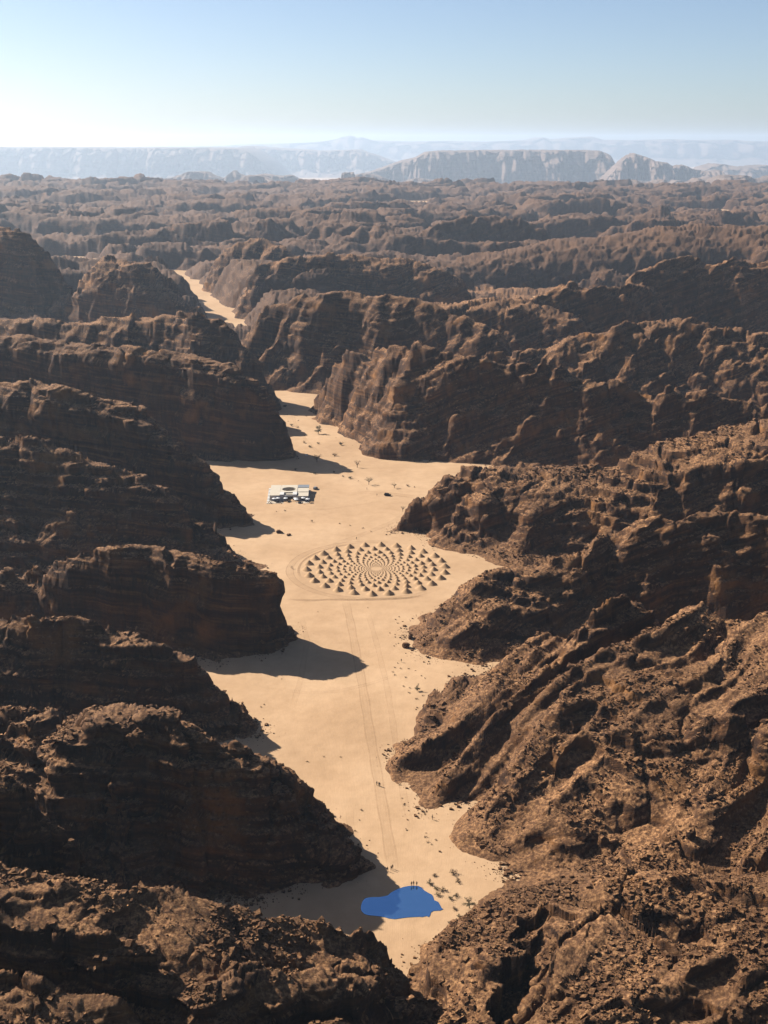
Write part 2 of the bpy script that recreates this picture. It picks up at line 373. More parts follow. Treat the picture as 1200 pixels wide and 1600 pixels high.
def rock_detail(X, Y, H, RB, RL):
    """mid-size relief: gullies and ribs, clefts, ledges"""
    m = sstep(-2, 7, H)                       # fades towards the sand
    far = np.clip((Y - 900) / 2500, 0, 1)
    big = 1 + 1.2 * far
    # downhill ribs on the right-hand slopes (joint set running towards the valley)
    a = math.radians(38)
    u = (X * math.cos(a) + Y * math.sin(a)); v = (-X * math.sin(a) + Y * math.cos(a))
    v = v + 13 * noise2(X / 70, Y / 70) + 3 * noise2(X / 24 + 3, Y / 24)
    rib = 1 - np.abs(noise2(u / 150, v / 26)) * 2.0
    rib2 = 1 - np.abs(noise2(u / 80 + 5, v / 9.5 + 3)) * 2.0
    dr = RB * (9.6 * (rib - 0.45) + 2.8 * (rib2 - 0.45)) * (0.55 + 0.9 * np.clip(noise2(X / 45 + 9, Y / 45 + 2) + .5, 0, 1))
    d = 0
    nf = 1 - 0.25 * far
    # clefts between great blocks
    wx = X + 5 * noise2(X / 30 + 2, Y / 30); wy = Y + 5 * noise2(X / 30, Y / 30 + 8)
    f1, f2, rv = voronoi2(wx / 34, wy / 26)
    e = f2 - f1
    d = d + nf * ((rv - 0.5) * 4.0 * (1 - 0.5 * RB) - 5.0 * np.exp(-e / 0.05) * (noise2(X / 70, Y / 70) > -0.1))
    f1, f2, rv = voronoi2(wx / 11.5 + 3, wy / 8.5 + 4)
    d = d + nf * ((rv - 0.5) * 2.0 - 1.3 * np.exp(-(f2 - f1) / 0.10))
    d = d + 2.6 * big * fbm2(X / 55 + 11, Y / 55 + 2, 3, 0.5)
    h = H + (d * RL + dr) * m
    # ledges: horizontal beds of uneven thickness
    s = h + 5.0 * noise2(X / 70, Y / 70) + 2.0 * noise2(X / 25, Y / 25 + 4) + 0.03 * X
    s = s + 2.6 * noise2(s / 9.0, s * 0 + 3.3)
    st = 6.5
    q = s / st
    fr = q - np.floor(q)
    ter = (np.floor(q) + sstep(0.36, 0.66, fr)) * st - s
    k = 0.7 * np.clip(noise2(X / 60 + 8, Y / 60) * 2.2 + 0.38, 0, 1) * (1 - 0.15 * RB) * (0.5 + 0.5 * RL)
    h = h + ter * k * m
    s = h + 1.5 * noise2(X / 40 + 6, Y / 40) + 0.05 * X
    q = s / 2.1; fr = q - np.floor(q)
    ter = (np.floor(q) + sstep(0.35, 0.68, fr)) * 2.1 - s
    h = h + ter * 0.55 * m * RL * np.clip(noise2(X / 24 + 8, Y / 24 + 3) * 2.5 + 0.6, 0, 1)
    return h

# ------------------------------------------------------------------ the mesh of the rock country: one sheet, cut into its ridges afterwards
R0, R1 = 70.0, 6500.0
IN_A = math.radians(24.0); OUT_A = math.radians(32.0)
NCOL_IN, NCOL_OUT, NROW = 830, 36, 1260
az = np.concatenate([np.linspace(-OUT_A, -IN_A, NCOL_OUT, endpoint=False), np.linspace(-IN_A, IN_A, NCOL_IN), np.linspace(OUT_A, IN_A, NCOL_OUT, endpoint=False)[::-1]])
NC = len(az)
# spacing of the rows: closer where the rock stands steep
caz = np.linspace(-OUT_A, OUT_A, 150)
lr = np.linspace(math.log(R0), math.log(R1), 2600)
rr = np.exp(lr)
A2, L2 = np.meshgrid(caz, rr, indexing='ij')
hx = (L2 * np.sin(A2)).ravel(); hy = (L2 * np.cos(A2)).ravel()
hl, _, _ = base_height(hx, hy, False)
hl = np.maximum(hl, 0).reshape(A2.shape)
phi = np.arctan2(hl - CAM_H, L2)
runmax = np.maximum.accumulate(phi, axis=1)
seen = np.concatenate([np.zeros((150, 1)), (phi[:, 1:] >= runmax[:, :-1] - 0.004).astype(float)], 1)
dphi = np.abs(np.diff(phi, axis=1, prepend=phi[:, :1]))
dens = dphi * (0.22 + 0.78 * seen) + 0.055 * (lr[1] - lr[0])
ker = np.ones(9) / 9
dens = np.apply_along_axis(lambda a: np.convolve(np.pad(a, 4, 'edge'), ker, 'valid'), 1, dens)
dens = np.apply_along_axis(lambda a: np.convolve(np.pad(a, 4, 'edge'), ker, 'valid'), 0, dens)
cdf = np.cumsum(dens, axis=1); cdf -= cdf[:, :1]; cdf /= cdf[:, -1:]
tt = np.linspace(0, 1, NROW)
lrc = np.stack([np.interp(tt, cdf[i], lr) for i in range(150)])          # 150 x NROW
fi = (az + OUT_A) / (2 * OUT_A) * 149
i0 = np.clip(np.floor(fi).astype(int), 0, 148); fr_ = (fi - i0)[:, None]
lrf = lrc[i0] * (1 - fr_) + lrc[i0 + 1] * fr_
RR = np.exp(lrf).T                                                       # NROW x NC
AA = np.broadcast_to(az[None, :], RR.shape)
GX = (RR * np.sin(AA)).ravel(); GY = (RR * np.cos(AA)).ravel()
GH, GID, GRB = base_height(GX, GY)
act = np.nonzero(GH > -4)[0]
GZ = GH.astype(np.float64)
GRL = np.where((GID >= 0) & (GID < 900), REL[np.clip(GID, 0, len(REL) - 1)], 1.0)
GRL = GRL.reshape(NROW, NC)
for _ in range(6):
    p = np.pad(GRL, 2, 'edge'); GRL = (p[2:-2, 2:-2] + p[:-4, 2:-2] + p[4:, 2:-2] + p[2:-2, :-4] + p[2:-2, 4:]) / 5
GRL = GRL.ravel()
GZ[act] = rock_detail(GX[act], GY[act], GH[act].astype(np.float64), GRB[act], GRL[act])

def grid_normals(x, y, z):
    X_, Y_, Z_ = (a.reshape(NROW, NC) for a in (x, y, z))
    du = [np.gradient(a, axis=1) for a in (X_, Y_, Z_)]
    dv = [np.gradient(a, axis=0) for a in (X_, Y_, Z_)]
    n = np.stack([du[1] * dv[2] - du[2] * dv[1], du[2] * dv[0] - du[0] * dv[2], du[0] * dv[1] - du[1] * dv[0]], -1).reshape(-1, 3)
    n /= np.linalg.norm(n, axis=1)[:, None] + 1e-12
    n[n[:, 2] < 0] *= -1
    return n
N = grid_normals(GX, GY, GZ)
# smooth the normals a little so that pushing along them does not tangle
Ng = N.reshape(NROW, NC, 3)
for _ in range(3):
    p = np.pad(Ng, ((1, 1), (1, 1), (0, 0)), 'edge')
    Ng = (p[1:-1, 1:-1] * 2 + p[:-2, 1:-1] + p[2:, 1:-1] + p[1:-1, :-2] + p[1:-1, 2:]) / 6
N = Ng.reshape(-1, 3); N = N / (np.linalg.norm(N, axis=1)[:, None] + 1e-12)
x = GX[act]; y = GY[act]; z = GZ[act]; n = N[act]
steep = sstep(0.12, 0.65, 1 - n[:, 2])
tl = sstep(-20, 60, x)
zs = z + 3.0 * noise2(x / 80, y / 80) + x * (0.13 * (1 - tl) - 0.34 * tl) + y * 0.05
bed = 2.1 * noise3(x / 60, y / 60, zs / 4.6) + 1.3 * noise3(x / 30 + 5, y / 30, zs / 2.0) + 0.5 * noise3(x / 12 + 5, y / 12, zs / 1.0)
GST = np.zeros(len(GX), np.float32); GST[act] = zs
n8 = noise3(x / 8, y / 8, z / 6); n4 = noise3(x / 3.8 + 4, y / 3.8, z / 3); n2 = noise3(x / 1.9, y / 1.9 + 6, z / 1.6)
rough = 1.1 * n8 - 1.2 * np.abs(n4) + 0.6 * n2 - 0.7 * np.abs(n2)
f1, f2, rv = voronoi2(x / 3.1, y / 3.1)
patch = np.clip(noise2(x / 26 + 3, y / 26 + 5) * 2 + 0.45, 0, 1)
block = (rv ** 3) * np.clip(0.55 - f1, 0, 1) * 2.6
f1b, f2b, rvb = voronoi2(x / 1.45 + 7, y / 1.45)
block2 = (rvb ** 2) * np.clip(0.5 - f1b, 0, 1) * 1.2
wx = x + 2.5 * noise3(x / 12, y / 12, z / 18); wy = y + 2.5 * noise3(x / 12 + 7, y / 12, z / 18)
f1j, f2j, rvj = voronoi2(wx / 17 + 2, wy / 17 + 5)
f1k, f2k, rvk = voronoi2(wx / 5.5 + 4, wy / 5.5 + 1)
jm = np.clip(noise2(x / 60 + 1, y / 60 + 2) * 2 + .7, .15, 1)
joint = jm * ((rvj - .5) * 3.4 - 3.2 * np.exp(-(f2j - f1j) / .05)) + (rvk - .5) * 0.8 - 0.5 * np.exp(-(f2k - f1k) / .09)
bulge = 5.0 * noise3(x / 30 + 3, y / 30, zs / 13) + 2.6 * noise3(x / 14, y / 14 + 2, zs / 7)
disp = steep * bulge * np.clip(GRL[act] * 1.2, 0, 1) + steep * joint * 0.8 + (0.25 + 0.75 * steep) * bed * 1.3 + rough * (0.6 + 0.1 * steep) + (1 - steep) * patch * (block + block2)
disp *= sstep(-3, 3, z) * (0.35 + 0.65 * GRL[act]) * (1 + 0.8 * np.clip((y - 1200) / 3000, 0, 1))
GX[act] = x + n[:, 0] * disp; GY[act] = y + n[:, 1] * disp; GZ[act] = z + n[:, 2] * disp
print('rock grid', 'tris', NROW * NC * 2, NROW, NC, len(act))

# ------------------------------------------------------------------ sand height (also used to stand things on it)
POOL_C = on_ground(627, 1411)
ART_C = on_ground(588, 888.5)
def sand_z(X, Y):
    X = np.asarray(X, float); Y = np.asarray(Y, float)
    h = 0.55 * fbm2(X / 70 + 5, Y / 70 + 1, 2) + 0.10 * noise2(X / 14, Y / 14)
    keep = sstep(34, 60, np.hypot(X - POOL_C[0], Y - POOL_C[1])) * sstep(48, 75, np.hypot(X - ART_C[0], Y - ART_C[1]))
    h = h * keep
    h = h + 2.2 * sstep(1300, 3000, Y) - 420 * sstep(5200, 15000, Y)
    return h
def sz(X, Y):
    return float(sand_z(np.array([X]), np.array([Y]))[0])
def ground_pt(px, py):
    x, y, _ = on_ground(px, py)
    return (x, y, sz(x, y))

# ------------------------------------------------------------------ materials
def new_mat(name):
    m = bpy.data.materials.new(name); m.use_nodes = True
    nt = m.node_tree
    b = nt.nodes['Principled BSDF']
    b.inputs['Roughness'].default_value = 0.9
    if 'Specular IOR Level' in b.inputs:
        b.inputs['Specular IOR Level'].default_value = 0.2
    return m, nt, b
def nd(nt, t, **kw):
    n_ = nt.nodes.new(t)
    for k, v in kw.items():
        setattr(n_, k, v)
    return n_
def noise_node(nt, vec, scale, detail=4, rough=0.55, dist=0.0):
    n_ = nd(nt, 'ShaderNodeTexNoise')
    n_.inputs['Scale'].default_value = scale; n_.inputs['Detail'].default_value = detail
    n_.inputs['Roughness'].default_value = rough; n_.inputs['Distortion'].default_value = dist
    nt.links.new(vec, n_.inputs['Vector'])
    return n_.outputs['Fac']
def ramp(nt, fac, stops, interp='LINEAR'):
    r = nd(nt, 'ShaderNodeValToRGB'); r.color_ramp.interpolation = interp
    e = r.color_ramp.elements
    e[0].position, e[0].color = stops[0][0], stops[0][1]
    e[1].position, e[1].color = stops[-1][0], stops[-1][1]
    for p, c in stops[1:-1]:
        el = e.new(p); el.color = c
    nt.links.new(fac, r.inputs[0])
    return r.outputs[0]
def mixc(nt, fac, a, b, mode='MIX'):
    m = nd(nt, 'ShaderNodeMix', data_type='RGBA', blend_type=mode)
    for sock, v in ((m.inputs[0], fac), (m.inputs[6], a), (m.inputs[7], b)):
        if hasattr(v, 'is_output'):
            nt.links.new(v, sock)
        else:
            sock.default_value = v
    return m.outputs[2]
def mth(nt, op, a, b=None, c=None, clamp=False):
    m = nd(nt, 'ShaderNodeMath', operation=op); m.use_clamp = clamp
    for s, v in zip(m.inputs, (a, b, c)):
        if v is None: continue
        if hasattr(v, 'is_output'): nt.links.new(v, s)
        else: s.default_value = v
    return m.outputs[0]
def c4(r, g, b): return (r, g, b, 1)
def scaled(nt, vec, s):
    m = nd(nt, 'ShaderNodeMapping'); m.inputs['Scale'].default_value = s
    nt.links.new(vec, m.inputs['Vector'])
    return m.outputs[0]
def bump(nt, b, h, strength, dist, prev=None):
    bn = nd(nt, 'ShaderNodeBump'); bn.inputs['Strength'].default_value = strength; bn.inputs['Distance'].default_value = dist
    nt.links.new(h, bn.inputs['Height'])
    if prev is not None: nt.links.new(prev, bn.inputs['Normal'])
    nt.links.new(bn.outputs[0], b.inputs['Normal'])
    return bn.outputs[0]

def rock_material(name='sandstone', dark=0.0):
    m, nt, b = new_mat(name)
    geo = nd(nt, 'ShaderNodeNewGeometry'); pos = geo.outputs['Position']
    sep = nd(nt, 'ShaderNodeSeparateXYZ'); nt.links.new(geo.outputs['True Normal'], sep.inputs[0])
    nz = sep.outputs['Z']
    big = noise_node(nt, pos, 0.018, 4, 0.6)
    mid = noise_node(nt, pos, 0.11, 5, 0.62, 0.4)
    fine = noise_node(nt, pos, 0.85, 5, 0.7)
    att = nd(nt, 'ShaderNodeAttribute', attribute_name='strata')
    sp = nd(nt, 'ShaderNodeSeparateXYZ'); nt.links.new(pos, sp.inputs[0])
    cb = nd(nt, 'ShaderNodeCombineXYZ')
    nt.links.new(mth(nt, 'MULTIPLY', sp.outputs[0], .025), cb.inputs[0]); nt.links.new(mth(nt, 'MULTIPLY', sp.outputs[1], .025), cb.inputs[1]); nt.links.new(mth(nt, 'MULTIPLY', att.outputs['Fac'], .5), cb.inputs[2])
    bedn = noise_node(nt, cb.outputs[0], 1.0, 5, 0.65, 0.2)
    streak = noise_node(nt, scaled(nt, pos, (0.45, 0.45, 0.035)), 1.0, 4, 0.6)
    # bare stone, varnished dark in sheets, toned darker still to deepen shade on steep faces
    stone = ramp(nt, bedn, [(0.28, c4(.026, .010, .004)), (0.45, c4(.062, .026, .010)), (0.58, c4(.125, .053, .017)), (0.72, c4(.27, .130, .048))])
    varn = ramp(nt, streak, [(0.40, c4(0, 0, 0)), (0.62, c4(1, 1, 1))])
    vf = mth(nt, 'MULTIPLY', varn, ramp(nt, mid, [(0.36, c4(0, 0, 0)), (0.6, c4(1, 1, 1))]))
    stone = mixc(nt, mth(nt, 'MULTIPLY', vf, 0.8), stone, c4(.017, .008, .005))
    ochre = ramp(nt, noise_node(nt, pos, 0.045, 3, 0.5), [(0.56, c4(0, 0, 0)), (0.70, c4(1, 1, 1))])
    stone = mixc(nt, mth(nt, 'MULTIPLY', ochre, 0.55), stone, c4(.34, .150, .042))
    # broken stone and dust on the flatter tops, colour brightened as if sunlit
    lit_dust = ramp(nt, fine, [(0.30, c4(.052, .023, .011)), (0.46, c4(.170, .080, .034)), (0.63, c4(.41, .218, .095))])
    lit_dust = mixc(nt, ramp(nt, big, [(0.42, c4(0, 0, 0)), (0.60, c4(1, 1, 1))]), lit_dust, mixc(nt, 0.55, lit_dust, c4(.11, .054, .025)))
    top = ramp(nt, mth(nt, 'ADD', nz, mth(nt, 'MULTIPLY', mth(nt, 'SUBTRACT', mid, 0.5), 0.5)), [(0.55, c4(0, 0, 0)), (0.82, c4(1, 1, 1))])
    colr = mixc(nt, top, stone, lit_dust)
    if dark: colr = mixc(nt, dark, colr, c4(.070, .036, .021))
    colr = mixc(nt, 1.0, colr, ramp(nt, fine, [(0.3, c4(0.5112, 0.497, 0.497)), (0.7, c4(0.852, 0.852, 0.852))]), 'MULTIPLY')
    nt.links.new(colr, b.inputs['Base Color'])
    f2_ = noise_node(nt, pos, 1.6, 6, 0.72)
    f3_ = noise_node(nt, cb.outputs[0], 3.0, 5, 0.65)
    n1 = bump(nt, b, f2_, 0.8, 0.7)
    bump(nt, b, f3_, 0.7, 0.7, n1)
    b.inputs['Roughness'].default_value = 0.92
    return m
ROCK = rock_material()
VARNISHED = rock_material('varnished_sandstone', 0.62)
def pale_material():
    m, nt, b = new_mat('pale_sandstone')
    geo = nd(nt, 'ShaderNodeNewGeometry'); pos = geo.outputs['Position']
    f = noise_node(nt, scaled(nt, pos, (.004, .004, .05)), 1.0, 4, .6)
    nt.links.new(ramp(nt, f, [(.3, c4(0.0923, 0.0604, 0.0461)), (.7, c4(0.1775, 0.1207, 0.0923))]), b.inputs['Base Color'])
    bump(nt, b, noise_node(nt, pos, .03, 6, .65), 1.0, 25)
    return m
PALE = pale_material()

def sand_material():
    m, nt, b = new_mat('sand')
    geo = nd(nt, 'ShaderNodeNewGeometry'); pos = geo.outputs['Position']
    big = noise_node(nt, pos, 0.02, 4, 0.55)
    mid = noise_node(nt, pos, 0.15, 5, 0.6)
    fine = noise_node(nt, pos, 2.2, 4, 0.65)
    c = ramp(nt, big, [(0.32, c4(.435, .276, .152)), (0.5, c4(.49, .318, .180)), (0.68, c4(.53, .352, .206))])
    c = mixc(nt, 1.0, c, ramp(nt, mid, [(0.3, c4(0.639, 0.6319, 0.6177)), (0.7, c4(0.7526, 0.7526, 0.7526))]), 'MULTIPLY')
    c = mixc(nt, 1.0, c, ramp(nt, fine, [(0.3, c4(.94, .93, .92)), (0.7, c4(1.04, 1.04, 1.04))]), 'MULTIPLY')
    nt.links.new(c, b.inputs['Base Color'])
    n1 = bump(nt, b, noise_node(nt, pos, 0.35, 5, 0.6), 0.5, 0.35)
    wv = nd(nt, 'ShaderNodeTexWave'); wv.inputs['Scale'].default_value = 0.55; wv.inputs['Distortion'].default_value = 6; wv.inputs['Detail'].default_value = 3
    nt.links.new(pos, wv.inputs['Vector'])
    bump(nt, b, wv.outputs['Fac'], 0.12, 0.12, n1)
    b.inputs['Roughness'].default_value = 0.95
    return m
SAND = sand_material()

def flat_mat(name, colr, rough=0.8, var=0.12, scale=3.0, metallic=0.0):
    m, nt, b = new_mat(name)
    geo = nd(nt, 'ShaderNodeTexCoord')
    f = noise_node(nt, geo.outputs['Object'], scale, 4, 0.6)
    colr = tuple(c * 0.71 for c in colr)
    lo = tuple(c * (1 - var) for c in colr); hi = tuple(min(1, c * (1 + var)) for c in colr)
    nt.links.new(ramp(nt, f, [(0.3, c4(*lo)), (0.7, c4(*hi))]), b.inputs['Base Color'])
    b.inputs['Roughness'].default_value = rough; b.inputs['Metallic'].default_value = metallic
    return m
M = {
    'white': flat_mat('white_render', (.56, .55, .53), 0.7, .04, 0.5),
    'deck': flat_mat('pale_deck', (.50, .42, .33), 0.8, .08, 1.0),
    'roof': flat_mat('cream_roof', (.52, .455, .36), 0.8, .05, 0.4),
    'glass': flat_mat('dark_glass', (.03, .035, .04), 0.12, .1, 1.0),
    'dark': flat_mat('dark_wood', (.05, .035, .03), 0.7, .2, 4.0),
    'canvas': flat_mat('white_canvas', (.66, .66, .66), 0.8, .03, 1.0),
    'leaf': flat_mat('dusty_leaf', (.095, .082, .042), 0.8, .35, 5.0),
    'dry': flat_mat('dry_twig', (.13, .085, .05), 0.9, .3, 6.0),
    'bark': flat_mat('bark', (.10, .07, .05), 0.9, .3, 6.0),
    'black': flat_mat('black_paint', (.015, .015, .017), 0.35, .1, 2.0),
    'silver': flat_mat('grey_paint', (.22, .23, .24), 0.3, .1, 2.0),
    'rubber': flat_mat('rubber', (.02, .02, .02), 0.9, .1, 2.0),
    'cloth': flat_mat('dark_cloth', (.025, .022, .025), 0.9, .2, 6.0),
    'skin': flat_mat('skin', (.30, .17, .11), 0.6, .05, 6.0),
    'cone': None,
}
M['cone'] = flat_mat('piled_sand', (.42, .268, .145), 0.95, .08, 1.2)

# ------------------------------------------------------------------ mesh helpers
def mesh_from(name, V, F, mat=None, smooth=False):
    me = bpy.data.meshes.new(name)
    me.from_pydata([tuple(v) for v in V], [], [tuple(f) for f in F])
    if mat: me.materials.append(mat)
    if smooth:
        me.polygons.foreach_set('use_smooth', np.ones(len(me.polygons), bool))
    me.update()
    return me
def mesh_quads(name, V, Q, mat, smooth=True):
    me = bpy.data.meshes.new(name)
    nv, nq = len(V), len(Q)
    me.vertices.add(nv); me.vertices.foreach_set('co', np.ascontiguousarray(V, np.float32).ravel())
    me.loops.add(nq * 4); me.loops.foreach_set('vertex_index', np.ascontiguousarray(Q, np.int32).ravel())
    me.polygons.add(nq); me.polygons.foreach_set('loop_start', np.arange(nq, dtype=np.int32) * 4)
    me.polygons.foreach_set('use_smooth', np.full(nq, smooth))
    me.materials.append(mat)
    me.update(calc_edges=True)
    return me
def link(name, me, parent=None, loc=None, rz=0.0, scale=None):
    o = bpy.data.objects.new(name, me); COL.objects.link(o)
    if parent is not None: o.parent = parent
    if loc is not None: o.location = loc
    if rz: o.rotation_euler = (0, 0, rz)
    if scale is not None: o.scale = scale if hasattr(scale, '__len__') else (scale,) * 3
    return o
def tag(o, label=None, cat=None, group=None, kind=None):
    if label: o['label'] = label
    if cat: o['category'] = cat
    if group: o['group'] = group
    if kind: o['kind'] = kind
    return o
def copy_tree(o, parent=None):
    c = o.copy(); COL.objects.link(c); c.parent = parent
    for ch in list(o.children):
        copy_tree(ch, c)
    return c
class MB:
    def __init__(s): s.v = []; s.f = []
    def add(s, V, F):
        k = len(s.v); s.v += [tuple(v) for v in V]; s.f += [tuple(i + k for i in f) for f in F]; return s
    def box(s, x0, x1, y0, y1, z0, z1):
        return s.add([(x0, y0, z0), (x1, y0, z0), (x1, y1, z0), (x0, y1, z0), (x0, y0, z1), (x1, y0, z1), (x1, y1, z1), (x0, y1, z1)],
                     [(0, 3, 2, 1), (4, 5, 6, 7), (0, 1, 5, 4), (1, 2, 6, 5), (2, 3, 7, 6), (3, 0, 4, 7)])
    def tube(s, pts, rad, n=6):
        pts = [Vector(p) for p in pts]; V = []; F = []
        for i, p in enumerate(pts):
            d = (pts[min(i + 1, len(pts) - 1)] - pts[max(i - 1, 0)]).normalized()
            a = d.orthogonal().normalized(); b_ = d.cross(a)
            r = rad[i] if hasattr(rad, '__len__') else rad
            for k in range(n):
                t = 2 * math.pi * k / n
                V.append(p + a * r * math.cos(t) + b_ * r * math.sin(t))
        for i in range(len(pts) - 1):
            for k in range(n):
                F.append((i * n + k, i * n + (k + 1) % n, (i + 1) * n + (k + 1) % n, (i + 1) * n + k))
        F.append(tuple(range(n))[::-1]); F.append(tuple((len(pts) - 1) * n + k for k in range(n)))
        return s.add(V, F)
    def lathe(s, prof, n=16, c=(0, 0)):
        V = []; F = []
        for (r, z) in prof:
            for k in range(n):
                t = 2 * math.pi * k / n
                V.append((c[0] + r * math.cos(t), c[1] + r * math.sin(t), z))
        for i in range(len(prof) - 1):
            for k in range(n):
                F.append((i * n + k, i * n + (k + 1) % n, (i + 1) * n + (k + 1) % n, (i + 1) * n + k))
        return s.add(V, F)
    def mesh(s, name, mat, smooth=False): return mesh_from(name, s.v, s.f, mat, smooth)
    def build(s, name, mat, parent=None, smooth=False): return link(name, s.mesh(name, mat, smooth), parent)

# ------------------------------------------------------------------ ground: one sheet of sand to the horizon
ga = np.linspace(-math.radians(33), math.radians(33), 220)
gr = np.concatenate([[2, 20, 45], np.exp(np.linspace(math.log(70), math.log(5400), 460)), np.exp(np.linspace(math.log(5600), math.log(44000), 60))])
GA, GR = np.meshgrid(ga, gr)
sx = (GR * np.sin(GA)).ravel(); sy = (GR * np.cos(GA)).ravel()
szv = sand_z(sx, sy)
V = np.stack([sx, sy, szv], 1)
ii, jj = np.meshgrid(np.arange(len(gr) - 1), np.arange(len(ga) - 1), indexing='ij')
b0 = (ii * len(ga) + jj).ravel()
Q = np.stack([b0, b0 + 1, b0 + 1 + len(ga), b0 + len(ga)], 1)
ground = link('ground', mesh_quads('ground', V, Q, SAND))
tag(ground, 'pale golden sand floor of the desert valley', kind='structure')

# ------------------------------------------------------------------ the rock sheet cut into ridges
ii, jj = np.meshgrid(np.arange(NROW - 1), np.arange(NC - 1), indexing='ij')
b0 = (ii * NC + jj).ravel()
Q = np.stack([b0, b0 + 1, b0 + 1 + NC, b0 + NC], 1)
zmax = GZ[Q].max(1)
Q = Q[zmax > -1.2]
qid = GID[Q[:, 0]]
PV = np.stack([GX, GY, GZ], 1)
def rock_object(name, mask, mat=None):
    q = Q[mask]
    if len(q) < 4: return None
    u, inv = np.unique(q, return_inverse=True)
    me = mesh_quads(name, PV[u], inv.reshape(-1, 4), mat or ROCK)
    at = me.attributes.new('strata', 'FLOAT', 'POINT'); at.data.foreach_set('value', np.ascontiguousarray(GST[u]))
    return link(name, me)
for k, R_ in enumerate(RIDGES):
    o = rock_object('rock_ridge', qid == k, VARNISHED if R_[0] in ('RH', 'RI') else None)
    if o: tag(o, R_[1], 'rock ridge', 'rock ridges on both sides of the valley')
HN = ['brown knobby hills behind the narrow, left of the sand strip', 'brown knobby hills behind the narrow, right of centre',
      'maze of hazy brown hills in mid distance, left half', 'maze of hazy brown hills in mid distance, right half',
      'farthest row of bluish rock hills, left half', 'farthest row of bluish rock hills, right half']
for k in range(6):
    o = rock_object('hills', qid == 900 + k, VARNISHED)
    if o: tag(o, HN[k], kind='structure')

# ------------------------------------------------------------------ far table mountains
def mesa(name, label, prof, Y, depth, foot, seed, base=-430.0, nu=320, nv=46, rag=1.0, cat='mesa', kind=None):
    """prof: skyline [(px, py)], standing at distance Y; cliffs above, aprons of scree below"""
    P = np.array([at_y(px, py, Y) for px, py in prof])
    xs = np.linspace(P[0, 0], P[-1, 0], nu); zt = np.interp(xs, P[:, 0], P[:, 2]) - base
    v = np.linspace(0, 1, nv)
    # cross section from the front foot over the brow to the back
    dv = np.interp(v, [0, .30, .72, .80, 1], [-foot, -0.38 * foot, 0, depth * .3, depth])
    pv = np.interp(v, [0, .30, .36, .52, .70, .76, 1], [0, .26, .34, .80, .985, 1, 1.0])
    X_, D_ = np.meshgrid(xs, dv, indexing='ij'); Z_ = zt[:, None] * pv[None, :]
    s = seed * 13.7
    k = foot * 0.32 * rag
    butt = fbm2(X_ / (foot * .55) + s, D_ * 0 + s, 4, 0.6) * k
    Yv = Y + D_ + butt * np.clip(1.3 - np.abs(pv[None, :] - .5), 0.2, 1)
    f1, f2, rv = voronoi2(X_ / (foot * .22) + s, Yv / (foot * .22))
    n_ = fbm2(X_ / (foot * .2) + s, Z_ / (foot * .12) + D_ / foot * 3, 4, 0.6)
    env = np.clip(pv * 4, 0, 1)[None, :] * np.clip((1.02 - pv) * 6, 0, 1)[None, :]
    Yv = Yv + n_ * foot * .12 * env + np.exp(-(f2 - f1) / .12) * foot * .18 * env
    Z_ = Z_ + (zt[:, None] * .08 * n_ + (rv - .5) * zt[:, None] * .16 * rag) * env + base - 3
    Vv = np.stack([X_, Yv, Z_], -1).reshape(-1, 3)
    a, b_ = np.meshgrid(np.arange(nu - 1), np.arange(nv - 1), indexing='ij')
    i_ = (a * nv + b_).ravel()
    o = link(name, mesh_quads(name, Vv, np.stack([i_, i_ + nv, i_ + nv + 1, i_ + 1], 1), PALE))
    return tag(o, label, cat if not kind else None, 'hazy mountains on the horizon', kind)
mesa('mesa', 'long flat-topped hazy table mountain on the left horizon',
     [(-420, 231), (-200, 230), (0, 230), (200, 231), (300, 231), (372, 232), (388, 237), (410, 252), (428, 268), (444, 284), (462, 300)], 19500, 2500, 1000, 1, rag=.5, nu=520, nv=60)
mesa('mesa', 'broad hazy plateau behind the left table mountain',
     [(300, 240), (380, 228), (430, 232), (500, 236), (560, 234), (590, 244), (640, 262), (690, 284)], 24000, 2500, 1300, 2, rag=.6)
mesa('mesa', 'flat-topped hazy table mountain right of centre with fluted cliffs',
     [(500, 310), (530, 290), (552, 276), (575, 270), (600, 262), (628, 252), (650, 247), (668, 238), (684, 236), (780, 235), (860, 235), (938, 235), (950, 241), (958, 254), (968, 272), (984, 300)], 13500, 900, 800, 3, rag=.9, nu=420, nv=70)
mesa('mesa', 'jagged hazy mountain beside the flat-topped one on the right',
     [(930, 310), (948, 276), (966, 256), (980, 246), (994, 239), (1008, 244), (1022, 252), (1040, 254), (1052, 262), (1072, 258), (1090, 264), (1110, 268), (1125, 266), (1145, 276), (1170, 280), (1200, 290), (1240, 310)], 12500, 300, 600, 4, rag=1.5, nu=420, nv=70)
mesa('mesa', 'low pale hill at the right edge under the far mountains',
     [(1060, 300), (1085, 280), (1110, 262), (1130, 256), (1160, 262), (1200, 258), (1300, 262), (1420, 270), (1500, 300)], 16500, 600, 900, 5, rag=1.2)
mesa('mesa', 'small dark hazy towers left of the central table mountain',
     [(450, 306), (474, 298), (482, 292), (492, 294), (500, 300), (528, 296), (534, 270), (552, 269), (558, 284), (580, 306)], 9800, 150, 260, 7, base=-190, rag=1.2)
for k_, (yy_, Y_, b_) in enumerate(((298, 7400, -60), (290, 8600, -120), (282, 10500, -240))):
    rg_ = random.Random(k_ + 50); pr_ = []
    px_ = -420
    while px_ < 1640:
        pr_.append((px_, yy_ + rg_.uniform(-8, 8) + 10 * math.sin(px_ / (90 + 30 * k_) + k_) + (8 if 430 < px_ < 560 else 0))); px_ += rg_.uniform(8, 34)
    mesa('hills', ['nearest', 'second', 'third'][k_] + ' row of low hazy crags before the table mountains', pr_, Y_, 200, 300, 20 + k_, base=b_, nu=700, nv=30, rag=1.4, kind='structure')
